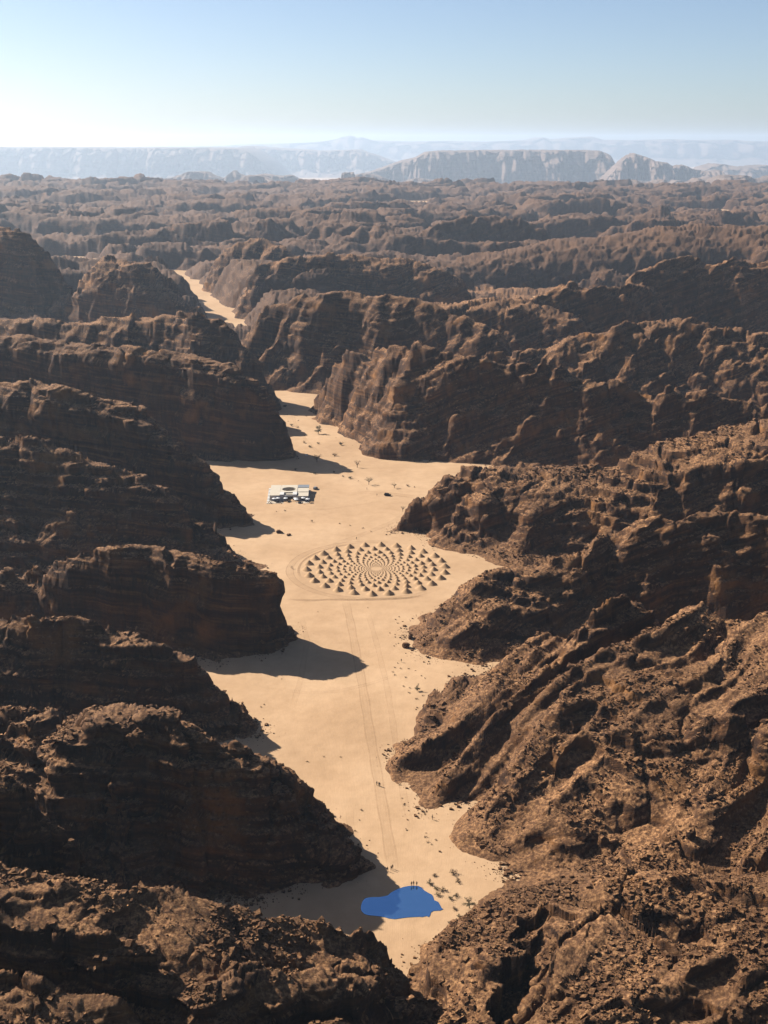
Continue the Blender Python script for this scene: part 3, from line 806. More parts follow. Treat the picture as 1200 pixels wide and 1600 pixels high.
mesa('far_mountains', 'pale blue mountain skyline on the horizon',
     [(-520, 232), (0, 232), (340, 228), (380, 225), (440, 224), (490, 222), (520, 218), (536, 213), (548, 211), (556, 215), (566, 214), (580, 219), (640, 221), (700, 220), (760, 221), (800, 220),
      (836, 218), (850, 214), (864, 218), (900, 215), (926, 213), (944, 218), (1000, 219), (1060, 217), (1090, 219), (1150, 218), (1200, 221), (1400, 220), (1700, 222)], 36000, 2500, 3000, 6, nu=500, nv=24, rag=.3, kind='structure')

# ------------------------------------------------------------------ blue pool
pool_zoom = [(158, 400), (163, 360), (180, 318), (205, 292), (250, 283), (300, 280), (350, 280), (400, 272), (440, 262), (470, 235), (510, 212), (560, 190), (600, 175), (650, 165), (700, 161), (760, 165), (790, 180),
             (820, 210), (860, 235), (900, 255), (912, 275), (922, 312), (965, 330), (985, 365), (998, 392), (1018, 405), (985, 420), (915, 424), (890, 440), (880, 470), (868, 488), (840, 478), (800, 488), (770, 485),
             (700, 488), (640, 492), (580, 500), (510, 510), (450, 503), (400, 488), (350, 480), (300, 474), (240, 470), (195, 455), (168, 430)]
pp = [on_ground(540 + a * .15, 1360 + b_ * .15) for a, b_ in pool_zoom]
ppv = [Vector((p[0], p[1], 0.10)) for p in pp]
def pool_material():
    m, nt, b = new_mat('blue_mirror')
    tc = nd(nt, 'ShaderNodeNewGeometry')
    f = noise_node(nt, tc.outputs['Position'], 0.35, 3, 0.5)
    nt.links.new(ramp(nt, f, [(0.3, c4(0.1775, 0.3763, 0.639)), (0.7, c4(0.1988, 0.3976, 0.6674))]), b.inputs['Base Color'])
    b.inputs['Roughness'].default_value = 0.10
    b.inputs['Metallic'].default_value = 0.94
    b.inputs['Specular IOR Level'].default_value = 0.6
    bump(nt, b, noise_node(nt, tc.outputs['Position'], 1.2, 3, 0.5), 0.03, 0.05)
    return m
nP = len(ppv)
pool = link('pool', mesh_from('pool', [tuple(v) for v in ppv] + [(v.x, v.y, -0.3) for v in ppv],
            [tuple(range(nP))[::-1]] + [(i, (i + 1) % nP, nP + (i + 1) % nP, nP + i) for i in range(nP)], pool_material()))
tag(pool, 'bright blue reflecting pool with a scalloped edge lying on the sand', 'pool')

# ------------------------------------------------------------------ circle of sand cones
RING_N, RINGS, RAD0, RATIO = 26, 14, 39.2, 0.828
def cone_mesh(seed):
    rg = random.Random(seed); n = 16; V = []; F = []
    prof = [(1.10, -0.03), (1.02, .02), (.94, .07), (.72, .29), (.48, .55), (.26, .78), (.13, .91)]
    for i, (r, z_) in enumerate(prof):
        for k in range(n):
            t = 2 * math.pi * k / n
            w = 1 + .07 * math.sin(2 * t + seed) + .05 * math.sin(3 * t + 2 * seed) + rg.uniform(-.05, .05)
            V.append((r * w * math.cos(t), r * w * math.sin(t), z_))
    for i in range(len(prof) - 1):
        for k in range(n):
            F.append((i * n + k, i * n + (k + 1) % n, (i + 1) * n + (k + 1) % n, (i + 1) * n + k))
    V.append((0, 0, .96)); t_ = len(V) - 1; o = (len(prof) - 1) * n
    for k in range(n): F.append((o + k, o + (k + 1) % n, t_))
    return V, F
cone_data = [mesh_from('sand_cone', *cone_mesh(s), M['cone'], True) for s in range(5)]
ORD = ['first', 'second', 'third', 'fourth', 'fifth', 'sixth', 'seventh', 'eighth', 'ninth', 'tenth', 'eleventh', 'twelfth', 'thirteenth', 'fourteenth', 'fifteenth', 'sixteenth', 'seventeenth', 'eighteenth', 'nineteenth',
       'twentieth', 'twenty-first', 'twenty-second', 'twenty-third', 'twenty-fourth', 'twenty-fifth', 'twenty-sixth']
rest = MB()
for r_ in range(RINGS):
    rad = RAD0 * RATIO ** r_; br = 2.85 * RATIO ** r_; hh = 2.6 * RATIO ** r_
    for k in range(RING_N):
        t = math.pi / 2 - 2 * math.pi * (k + 0.5 * (r_ % 2)) / RING_N - 0.06
        j = random.uniform(.90, 1.08)
        x_, y_ = ART_C[0] + rad * math.cos(t) + random.gauss(0, .06) * br, ART_C[1] + rad * math.sin(t) + random.gauss(0, .06) * br
        if r_ < 11:
            o = link('sand_cone', cone_data[(k * 3 + r_) % 5], loc=(x_, y_, 0.0), rz=random.uniform(0, 6), scale=(br * j, br * j, hh * random.uniform(.94, 1.05)))
            ringw = 'outermost ring' if r_ == 0 else ORD[r_] + ' ring from outside'
            if r_ < 4: lab = 'sand cone in the %s, %s clockwise from the far side' % (ringw, ORD[k])
            else: lab = 'small sand cone in the %s of the concentric circle' % ringw
            tag(o, lab, 'sand cone', 'sand cones in concentric rings')
        else:
            V_, F_ = cone_mesh(k)
            rest.add([(x_ + br * vx, y_ + br * vy, hh * vz) for vx, vy, vz in V_], F_)
o = rest.build('sand_cones', M['cone'], smooth=True)
tag(o, 'tiny sand cones crowding the centre of the concentric circle', kind='stuff')

# ------------------------------------------------------------------ tracks on the sand
def track_material():
    m, nt, b = new_mat('driven_sand')
    at = nd(nt, 'ShaderNodeAttribute', attribute_name='edge')
    geo = nd(nt, 'ShaderNodeNewGeometry'); pos = geo.outputs['Position']
    f = noise_node(nt, pos, 0.6, 5, 0.65)
    nt.links.new(ramp(nt, f, [(0.3, c4(0.284, 0.1739, 0.0923)), (0.7, c4(0.3266, 0.2023, 0.1079))]), b.inputs['Base Color'])
    al = mth(nt, 'MULTIPLY', at.outputs['Fac'], mth(nt, 'ADD', mth(nt, 'MULTIPLY', noise_node(nt, pos, 0.25, 4, 0.6), 1.3), -0.05, clamp=True), clamp=True)
    nt.links.new(al, b.inputs['Alpha'])
    return m
TRACK = track_material()
def strip(name, label, pts, width, profile, ground_z=0.05):
    """a band along pts; profile: [(offset -1..1, edge strength)]"""
    V = []; E = []; F = []
    nprof = len(profile)
    P = np.array(pts)
    seg = np.r_[0, np.cumsum(np.hypot(*np.diff(P, axis=0).T))]
    m_ = max(8, int(seg[-1] / 3))
    tt_ = np.linspace(0, seg[-1], m_)
    xs = np.interp(tt_, seg, P[:, 0]); ys = np.interp(tt_, seg, P[:, 1])
    dx = np.gradient(xs); dy = np.gradient(ys); L = np.hypot(dx, dy); dx /= L; dy /= L
    for i in range(m_):
        w = width * (1 + .08 * math.sin(i * .7))
        fade = min(1, i / 4, (m_ - 1 - i) / 4)
        for o_, e_ in profile:
            X_ = xs[i] - dy[i] * o_ * w; Y_ = ys[i] + dx[i] * o_ * w
            V.append((X_, Y_, sz(X_, Y_) + ground_z)); E.append(e_ * fade)
    for i in range(m_ - 1):
        for j in range(nprof - 1):
            F.append((i * nprof + j, (i + 1) * nprof + j, (i + 1) * nprof + j + 1, i * nprof + j + 1))
    me = mesh_from(name, V, F, TRACK, True)
    a = me.attributes.new('edge', 'FLOAT', 'POINT'); a.data.foreach_set('value', np.array(E, np.float32))
    return tag(link(name, me), label, kind='structure')
def gpts(L): return [on_ground(a, b_)[:2] for a, b_ in L]
RUTS = [(-1, 0), (-.9, .34), (-.75, .42), (-.6, .10), (-.4, .2), (0, .10), (.4, .22), (.6, .1), (.75, .46), (.9, .34), (1, 0)]
strip('path', 'straight driven track in the sand from the sand cones to the pool',
      gpts([(540, 938), (548, 975), (555, 1010), (566, 1070), (577, 1140), (588, 1200), (598, 1260), (608, 1320), (615, 1362)]), 2.2, [(a, e * .75) for a, e in RUTS], .05)
circ = [(ART_C[0] + 47 * math.cos(t) - 2, ART_C[1] + 46 * math.sin(t)) for t in np.linspace(math.radians(75), math.radians(318), 60)]
strip('path', 'curved driven track round the circle of sand cones', circ, 2.3, RUTS, .06)
circ = [(ART_C[0] + 44 * math.cos(t), ART_C[1] + 44 * math.sin(t)) for t in np.linspace(math.radians(105), math.radians(200), 30)]
strip('path', 'short inner wheel track beside the left cones', circ, 0.9, [(-1, 0), (-.5, .9), (.5, .9), (1, 0)], .07)
strip('path', 'faint crossing track below the circle of cones',
      gpts([(445, 936), (490, 938), (515, 936.5), (535, 937), (560, 937), (600, 936), (640, 934), (668, 930)]), 1.6, [(-1, 0), (-.5, .9), (.5, .9), (1, 0)], .06)
strip('path', 'sandy driveway from the dark car towards the narrow',
      gpts([(560, 768), (585, 770), (610, 772), (640, 775), (655, 778)]), 3.0, RUTS, .06)
strip('path', 'faint wheel track curving from the cones towards the pavilion side',
      gpts([(640, 800), (615, 815), (590, 826), (560, 838), (530, 848), (505, 858)]), 2.5, [(a, e * .55) for a, e in RUTS], .06)
FAINT = [(a, e * .5) for a, e in RUTS]
for lab_, pts_ in (('faint curved wheel marks left of the straight track', [(556, 1250), (548, 1262), (546, 1280), (550, 1300), (560, 1320)]),
                   ('faint second wheel track right of the straight one', [(575, 960), (590, 1010), (604, 1070), (614, 1130), (622, 1190), (632, 1250), (645, 1300)]),
                   ('faint wheel track along the butte shadow', [(470, 960), (480, 1000), (470, 1060), (455, 1110)]),
                   ('faint wheel track through the narrow', [(455, 640), (462, 665), (480, 690), (505, 715), (540, 740), (580, 765)]),
                   ('faint wheel track in front of the pavilion', [(420, 790), (460, 797), (510, 796), (560, 788), (600, 782)]),
                   ('faint wide wheel track across the sand below the butte', [(430, 1075), (480, 1082), (530, 1080), (580, 1068), (630, 1052)])):
    strip('path', lab_, gpts(pts_), 1.4, FAINT, .055)
strip('path', 'faint wheel tracks on the sand below the pool',
      gpts([(690, 1435), (700, 1455), (705, 1480), (700, 1505), (685, 1520)]), 1.6, [(a, e * .7) for a, e in RUTS], .06)


# ------------------------------------------------------------------ loose stones on the near tops
SEEN = np.nonzero((GZ > 1.0) & (GY > 60))[0]
SD = np.stack([GX[SEEN], GY[SEEN] * CP - (GZ[SEEN] - CAM_H) * SP, GY[SEEN] * SP + (GZ[SEEN] - CAM_H) * CP], 1)
SPX = 600 + SD[:, 0] / SD[:, 1] * FPX; SPY = 800 - SD[:, 2] / SD[:, 1] * FPX
def rock_pt(px, py, tol=4):
    """the rock surface that the photograph shows at a pixel"""
    k = np.nonzero((np.abs(SPX - px) < tol) & (np.abs(SPY - py) < tol))[0]
    if not len(k): return ground_pt(px, py)
    i = SEEN[k[np.argmin(SD[k, 1])]]
    return (GX[i], GY[i], GZ[i])
def stone_mesh(seed, n=1):
    """a blunt broken block"""
    rg = random.Random(seed)
    import bmesh
    bm = bmesh.new(); bmesh.ops.create_icosphere(bm, subdivisions=n, radius=1.0)
    cuts = [(Vector((rg.gauss(0, 1), rg.gauss(0, 1), rg.gauss(0, 1))).normalized(), rg.uniform(.55, .85)) for _ in range(9)]
    for v in bm.verts:
        for c_, d_ in cuts:
            t = v.co.dot(c_)
            if t > d_: v.co -= c_ * (t - d_)
        v.co *= 1 + rg.uniform(-.06, .06)
    V_ = [tuple(v.co) for v in bm.verts]; F_ = [tuple(v.index for v in f.verts) for f in bm.faces]
    bm.free()
    return V_, F_
NF = grid_normals(GX, GY, GZ)
cell = (RR[:, :] ** 2).ravel()
cand = np.nonzero((GZ > 1.5) & (GY < 700) & (GY > 120) & (NF[:, 2] > 0.72))[0]
drow = np.abs(np.gradient(RR, axis=0)).ravel()
wgt = (drow[cand] * RR.ravel()[cand]) * np.clip(noise2(GX[cand] / 22 + 3, GY[cand] / 22 + 9) * 2.2 + .55, .04, 1) * np.clip(420 / GY[cand], .5, 2)
NST = 42000
pick = RNG.choice(cand, NST, p=wgt / wgt.sum())
base = np.array([(-1, -.8, -.7), (1, -1, -.6), (.9, 1, -.7), (-1, .9, -.6), (-.7, -.6, .6), (.75, -.7, .8), (.6, .7, .65), (-.8, .65, .75)])
cube_f = np.array([(0, 3, 2, 1), (4, 5, 6, 7), (0, 1, 5, 4), (1, 2, 6, 5), (2, 3, 7, 6), (3, 0, 4, 7)])
size = 0.20 * (1 - RNG.random(NST)) ** -0.40
size = np.clip(size, 0, 1.05)
jit = base[None] * (1 + RNG.normal(0, .22, (NST, 8, 3)))
jit[:, :, 2] *= RNG.uniform(.5, .95, NST)[:, None]; jit[:, :, 0] *= RNG.uniform(.7, 1.4, NST)[:, None]
an = RNG.uniform(0, 6.28, NST); ti = RNG.normal(0, .35, NST)
ca, sa, ct, st_ = np.cos(an)[:, None], np.sin(an)[:, None], np.cos(ti)[:, None], np.sin(ti)[:, None]
X1 = jit[:, :, 0] * ct - jit[:, :, 2] * st_; Z1 = jit[:, :, 0] * st_ + jit[:, :, 2] * ct
X2 = X1 * ca - jit[:, :, 1] * sa; Y2 = X1 * sa + jit[:, :, 1] * ca
SV = np.stack([X2, Y2, Z1], -1) * size[:, None, None]
off = np.stack([GX[pick], GY[pick], GZ[pick]], 1) + np.stack([RNG.uniform(-.6, .6, NST), RNG.uniform(-.6, .6, NST), size * .25], 1)
SV = (SV + off[:, None]).reshape(-1, 3)
SQ = (cube_f[None] + (np.arange(NST) * 8)[:, None, None]).reshape(-1, 4)
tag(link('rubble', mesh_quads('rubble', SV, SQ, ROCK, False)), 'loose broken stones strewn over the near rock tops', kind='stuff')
# scree aprons and stones where the rock meets the sand
NG = 7000
shc = np.nonzero((np.abs(GZ) < 1.4) & (GY < 900) & (GY > 200))[0]
shw = np.clip(noise2(GX[shc] / 18 + 5, GY[shc] / 18) * 3 - .3, .01, 1); sh = RNG.choice(shc, NG, p=shw / shw.sum())
size = np.clip(0.10 * (1 - RNG.random(NG)) ** -0.5, 0, .7)
jit = base[None] * (1 + RNG.normal(0, .22, (NG, 8, 3)))
gx_ = GX[sh] + RNG.normal(0, 3.0, NG); gy_ = GY[sh] + RNG.normal(0, 3.0, NG)
off = np.stack([gx_, gy_, sand_z(gx_, gy_) + size * .2], 1)
SV = (jit * size[:, None, None] + off[:, None]).reshape(-1, 3)
SQ = (cube_f[None] + (np.arange(NG) * 8)[:, None, None]).reshape(-1, 4)
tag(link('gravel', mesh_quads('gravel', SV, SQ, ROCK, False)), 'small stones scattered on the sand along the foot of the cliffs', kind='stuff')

# ------------------------------------------------------------------ boulders
def boulder(p, r, label, seed, sq=(1, 1, .8), sink=.3):
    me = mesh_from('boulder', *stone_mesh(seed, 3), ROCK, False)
    o = link('boulder', me, loc=(p[0], p[1], p[2] + r * sq[2] * (1 - sink) * .9), rz=seed * 1.3, scale=(r * sq[0], r * sq[1], r * sq[2]))
    tag(o, label, 'boulder', 'boulders lying loose')
boulder(ground_pt(641.5, 998), 1.7, 'large dark boulder on the sand at the foot of the rubble right of the track', 1, (1, .9, 1.0))
boulder(ground_pt(634.5, 1012), 2.0, 'biggest reddish boulder on the sand, nearer to the track than its neighbour', 2, (1.1, .9, .85))
boulder(ground_pt(646, 1014), .75, 'small boulder just right of the biggest reddish boulder', 3)
boulder(ground_pt(655, 1010), 1.1, 'flat slab boulder between the reddish boulder and the rubble', 4, (1.7, .8, .4))
boulder(ground_pt(632, 979), .9, 'dark low boulder at the tip of the long shadowed ridge', 5, (1.4, .8, .6))
boulder(ground_pt(657, 1235), 1.0, 'dark long stone lying at the rubble fan on the valley edge', 6, (1.9, .7, .5))
boulder(ground_pt(436, 833), 1.9, 'larger of two rocks lying on the sand edge left of the cones', 7, (1.4, 1, .7))
boulder(ground_pt(451, 837), 1.3, 'smaller of two rocks lying on the sand left of the cones', 8, (1.3, 1, .6))
boulder(ground_pt(445, 636), 1.9, 'round reddish boulder on the distant sand of the narrow', 9)
boulder(rock_pt(1075, 1306), 2.2, 'pale rounded boulder perched on the ribbed slope, right side', 10, (.9, .9, 1.1), .2)
boulder(rock_pt(985, 1567), 2.0, 'pale flat block lying on the rounded dome at the bottom right', 11, (1.5, 1, .5), .2)
boulder(rock_pt(1196, 1440), 1.6, 'pale block at the right edge above the dome', 12, (1.0, 1, .7), .2)
boulder(rock_pt(520, 1292), 1.7, 'dark broken block at the toe of the black-shadowed spur', 13, (1.5, 1, .7), .2)

# ------------------------------------------------------------------ plants
def bush_meshes(seed, r, h, n_leaf, n_stem, leaf, open_=0.5):
    rg = random.Random(seed)
    st = MB(); lf = MB()
    tips = []
    for i in range(n_stem):
        a = rg.uniform(0, 6.283); rr_ = r * rg.uniform(.3, .95); zt = h * rg.uniform(.55, 1.0)
        tip = Vector((rr_ * math.cos(a), rr_ * math.sin(a), zt))
        mid_ = Vector((tip.x * .35, tip.y * .35, zt * .55))
        st.tube([(0, 0, -.1), mid_, tip], [.05 * h, .03 * h, .008 * h], 4)
        tips += [mid_.lerp(tip, t) for t in (.4, .7, 1.0)]
    for i in range(n_leaf):
        c = rg.choice(tips) + Vector((rg.gauss(0, 1), rg.gauss(0, 1), rg.gauss(0, .8))) * r * .18
        if c.z < .05: c.z = .05
        u = Vector((rg.gauss(0, 1), rg.gauss(0, 1), rg.gauss(0, 1))).normalized(); w = u.orthogonal().normalized()
        L = leaf * rg.uniform(.6, 1.4)
        lf.add([c - u * L, c + w * L * .4, c + u * L, c - w * L * .4], [(0, 1, 2, 3)])
    return st, lf
BUSH = []
for s_ in range(5):
    st, lf = bush_meshes(s_, 1.0, 1.0, 220, 12, .13)
    BUSH.append((st.mesh('stem', M['dry']), lf.mesh('foliage', M['leaf']), lf.mesh('foliage', M['dry'])))
def shrub(px, py, size, label, k, dry=False, group='shrubs beside the pool', name='shrub'):
    p = ground_pt(px, py)
    e = bpy.data.objects.new(name, None); COL.objects.link(e)
    e.location = p; e.rotation_euler = (0, 0, k * 1.7); e.scale = (size * 1.1, size * 1.1, size * .95)
    link('stem', BUSH[k % 5][0], e); link('foliage', BUSH[k % 5][2 if dry else 1], e)
    tag(e, label, 'shrub', group)
PS = [(672, 1381, 1.1, 'dark shrub closest to the three people at the pool', 0), (682, 1390, 1.0, 'bushy shrub right of the pool, left one of a touching pair', 0), (691, 1391, 1.2, 'bushy shrub right of the pool, right one of a touching pair', 0),
      (684, 1399, .95, 'low shrub directly beside the right shore of the pool', 0), (703, 1405, .95, 'dark shrub midway between the pool and the green tree', 0), (712, 1401, 1.0, 'dark shrub with a long shadow left of the green tree', 0),
      (709, 1420, .9, 'ragged shrub right of the pool tip', 1), (718, 1434, 1.0, 'green shrub with a clear shadow below the green tree', 0), (702, 1443, .6, 'small lone shrub on the sand below the pool tip', 1),
      (741, 1443, 1.0, 'upper of two shrubs under the rock edge', 0), (749, 1453, .9, 'lower of two shrubs under the rock edge', 0), (679, 1369, .8, 'thin dry shrub above the pool', 1), (716, 1379, 1.1, 'sparse dry shrub above the green tree', 1),
      (708, 1365, 1.3, 'tall pale sparse bush above the shrubs by the pool', 1), (672, 1537, .8, 'dry shrub on the sand near the bottom gap, leftmost', 1), (693, 1537, .9, 'dry shrub on the sand near the bottom gap, middle', 1),
      (704, 1540, .7, 'dark shrub on the sand near the bottom gap, rightmost', 0), (729, 1511, .8, 'upper shrub at the dome edge near the bottom gap', 0), (725, 1520, .7, 'lower shrub at the dome edge near the bottom gap', 0)]
for k, (a, b_, s_, l_, d_) in enumerate(PS):
    shrub(a, b_, s_, l_, k, bool(d_))
UP = [(440, 663, 1.5, 'wide low shrub at the left of the narrow sand'), (455, 666, 1.7, 'rounded shrub in the middle of the narrow sand'), (465, 669, 1.1, 'small shrub right of the rounded one in the narrow'),
      (475, 692, 1.6, 'dark shrub in the shaded band of the narrow, leftmost'), (484, 699, 1.5, 'dark shrub in the shaded band of the narrow, second'), (497, 694, 1.3, 'dark shrub in the shaded band of the narrow, third'),
      (533, 696, 2.2, 'large dark shrub at the foot of the ribbed mountain'), (523, 712, 2.0, 'wide dark shrub at the lower edge of the shaded band'), (547, 748, 1.5, 'dark shrub on the lit sand behind the pavilion'),
      (522, 739, 1.1, 'small shrub on the lit sand above the pavilion shadow'), (462, 735, 1.3, 'shrub in the shadow behind the pavilion'), (637, 760, 1.3, 'shrub by the sandy driveway near the cliff'),
      (536, 745, .9, 'smallest shrub left of the dark one behind the pavilion'), (492, 741, 1.4, 'dark shrub in the shadow just above the pavilion')]
for k, (a, b_, s_, l_) in enumerate(UP):
    shrub(a, b_, s_, l_, k + 3, k % 4 == 3, 'shrubs in the narrow behind the pavilion')
# tiny tufts, each a clump of its own
tuft_data = []
for s_ in range(4):
    st, lf = bush_meshes(20 + s_, 1.0, .6, 60, 6, .2)
    mb = MB(); mb.add(st.v, st.f); mb.add(lf.v, lf.f)
    tuft_data.append(mb.mesh('tuft', M['dry']))
T1 = [(600 + a / 10, 960 + b_ / 10) for a, b_ in ((230, 40), (180, 85), (290, 120), (215, 145), (260, 215), (350, 240), (315, 360), (280, 395), (190, 465), (220, 455), (215, 765), (165, 835), (255, 855), (385, 860), (490, 890), (140, 905), (165, 955),
      (335, 1000), (580, 975), (640, 1020), (310, 1140), (400, 1165), (395, 1240), (500, 1335), (710, 1325), (840, 1380), (605, 1285))]
T2 = [(540 + a / 5.45, 1180 + b_ / 5.45) for a, b_ in ((130, 467), (118, 553), (80, 650), (460, 245), (480, 360), (497, 418), (580, 255), (605, 340), (625, 493), (622, 533), (520, 637), (650, 475), (765, 725), (685, 665), (680, 700), (700, 740), (730, 760))]
T3 = [(412, 1100), (408, 1104), (480, 1189), (506, 1181), (532, 1181), (480, 1227), (506, 1267), (440, 1060), (497, 957), (690, 960), (575, 950)]
T4 = [(530, 819), (547, 822), (567, 826), (580, 831), (432, 800), (445, 799), (536, 738), (560, 752), (648, 762), (449, 648), (467, 657), (478, 650), (450, 659), (466, 658), (510, 680), (525, 685), (450, 684)]
for pts_, lab, s0 in ((T1, 'tiny dry tuft on the sand between the track and the long shadowed ridge', .55), (T2, 'tiny dry tuft on the sand between the track end and the ribbed slope', .55),
                      (T3, 'tiny dry tuft on the sand left of the straight track', .5), (T4, 'tiny dry tuft on the sand around the pavilion and narrow', .8)):
    for k, (a, b_) in enumerate(pts_):
        o = link('dry_tuft', tuft_data[k % 4], loc=ground_pt(a, b_), rz=k * 1.1, scale=s0 * random.uniform(.7, 1.35))
        tag(o, lab, 'tuft', lab.replace('tiny dry tuft', 'dry tufts'))

def tree(px, py, h, label, seed, r=.55, flat=.35, leaves=700, dry=False):
    rg = random.Random(seed); p = ground_pt(px, py)
    e = bpy.data.objects.new('desert_tree', None); COL.objects.link(e); e.location = p
    tr = MB(); lf = MB(); tips = []
    tr.tube([(0, 0, -.2), (.04 * h, .02 * h, .22 * h), (.02 * h, -.02 * h, .42 * h)], [.045 * h, .035 * h, .028 * h], 7)
    for i in range(9):
        a = i * 2.4 + rg.uniform(-.3, .3); q = r * h * rg.uniform(.55, 1)
        b0_ = Vector((.03 * h, 0, h * rg.uniform(.22, .42))); b2 = Vector((q * math.cos(a), q * math.sin(a), h * rg.uniform(1 - flat, 1.0)))
        b1 = b0_.lerp(b2, .5) + Vector((0, 0, .06 * h))
        tr.tube([b0_, b1, b2], [.022 * h, .014 * h, .004 * h], 5)
        tips += [b1, b1.lerp(b2, .5), b2, b2 * .95]
    for i in range(leaves):
        c = rg.choice(tips) + Vector((rg.gauss(0, 1), rg.gauss(0, 1), rg.gauss(0, .55))) * h * .085
        u = Vector((rg.gauss(0, 1), rg.gauss(0, 1), rg.gauss(0, .6))).normalized(); w = u.orthogonal().normalized(); L = .035 * h * rg.uniform(.6, 1.3)
        lf.add([c - u * L, c + w * L * .5, c + u * L, c - w * L * .5], [(0, 1, 2, 3)])
    tr.build('trunk', M['bark'], e); lf.build('crown', M['dry' if dry else 'leaf'], e)
    tag(e, label, 'tree', 'small desert trees')
tree(733, 1419, 3.6, 'dusty green tree on the sand under the rock edge right of the pool', 1, .5, .6, 900)
tree(652, 1081, 3.1, 'lone dark green bushy tree with a sharp shadow on the sand right of the track', 2, .32, .8, 900)
tree(495, 722, 5.5, 'spreading acacia at the edge of the shaded band in the narrow', 3, .6, .3, 700)
tree(497, 678, 7.0, 'tall green tree against the foot of the ribbed mountain', 4, .4, .75, 1000)
tree(558, 731, 5.5, 'thin bare tree on the lit sand right of the shaded band', 5, .4, .5, 160, True)
tree(576, 757, 4.6, 'flat-topped acacia on the lit sand by the driveway', 6, .65, .2, 500)
tree(616, 763, 4.2, 'thin tree beside the sandy driveway near the dark car', 7, .5, .5, 300)
tree(629, 799, 3.6, 'small sparse tree at the tip of the tall cracked cliff', 8, .4, .5, 250)

# ------------------------------------------------------------------ people
def person_mesh(pose, seed):
    rg = random.Random(seed)
    me = bpy.data.meshes.new('person_skeleton')
    sw = .16 if pose == 'walk' else .03
    J = {'pel': (0, 0, .95, .15, .12), 'waist': (0, 0, 1.12, .14, .11), 'chest': (0, .01, 1.32, .17, .12), 'neck': (0, .01, 1.49, .06, .06), 'head': (0, -.01, 1.60, .09, .10), 'top': (0, -.01, 1.70, .085, .095),
         'hl': (-.10, 0, .90, .10, .10), 'kl': (-.11, -sw, .50, .065, .065), 'al': (-.11, -sw * .6, .10, .045, .045), 'tl': (-.12, -sw * .6 - .16, .04, .04, .035),
         'hr': (.10, 0, .90, .10, .10), 'kr': (.11, sw * .5, .50, .065, .065), 'ar': (.11, sw * 1.6, .11, .045, .045), 'tr': (.12, sw * 1.6 - .16, .04, .04, .035),
         'sl': (-.20, 0, 1.40, .065, .065), 'el': (-.27, .03 + sw * .5, 1.12, .045, .045), 'wl': (-.28, -.08 + sw, .88, .032, .032), 'fl': (-.28, -.11 + sw, .80, .03, .02),
         'sr': (.20, 0, 1.40, .065, .065), 'er': (.27, .03 - sw * .5, 1.12, .045, .045), 'wr': (.28, -.08 - sw, .88, .032, .032), 'fr': (.28, -.11 - sw, .80, .03, .02)}
    E = [('pel', 'waist'), ('waist', 'chest'), ('chest', 'neck'), ('neck', 'head'), ('head', 'top'), ('pel', 'hl'), ('hl', 'kl'), ('kl', 'al'), ('al', 'tl'), ('pel', 'hr'), ('hr', 'kr'), ('kr', 'ar'), ('ar', 'tr'),
         ('chest', 'sl'), ('sl', 'el'), ('el', 'wl'), ('wl', 'fl'), ('chest', 'sr'), ('sr', 'er'), ('er', 'wr'), ('wr', 'fr')]
    ks = list(J); me.from_pydata([J[k][:3] for k in ks], [(ks.index(a), ks.index(b_)) for a, b_ in E], [])
    ob = bpy.data.objects.new('person_skeleton', me); COL.objects.link(ob)
    md = ob.modifiers.new('skin', 'SKIN'); ob.modifiers.new('sub', 'SUBSURF').levels = 1
    for i, k in enumerate(ks):
        sv = me.skin_vertices[0].data[i]; sv.radius = J[k][3:5]; sv.use_root = (k == 'pel')
    dg = bpy.context.evaluated_depsgraph_get()
    out = bpy.data.meshes.new_from_object(ob.evaluated_get(dg))
    bpy.data.objects.remove(ob)
    out.name = 'person'; out.materials.clear()
    out.materials.append(M['cloth']); out.materials.append(M['skin'])
    for p in out.polygons:
        c = p.center
        p.material_index = 1 if c.z > 1.47 or (abs(c.x) > .22 and c.z < .90) else 0
        p.use_smooth = True
    return out
PM = [person_mesh('stand', 1), person_mesh('walk', 2)]
hair_mb = MB().lathe([(.0, 1.80), (.06, 1.79), (.095, 1.745), (.11, 1.68), (.105, 1.60), (.085, 1.58)], 10)
HAIR = hair_mb.mesh('hair', M['black'], True)
def person(px, py, rz, pose, label, group):
    o = link('person', PM[pose], loc=ground_pt(px, py), rz=rz)
    tag(o, label, 'person', group)
    link('hair', HAIR, o, loc=(0, .02, 0))
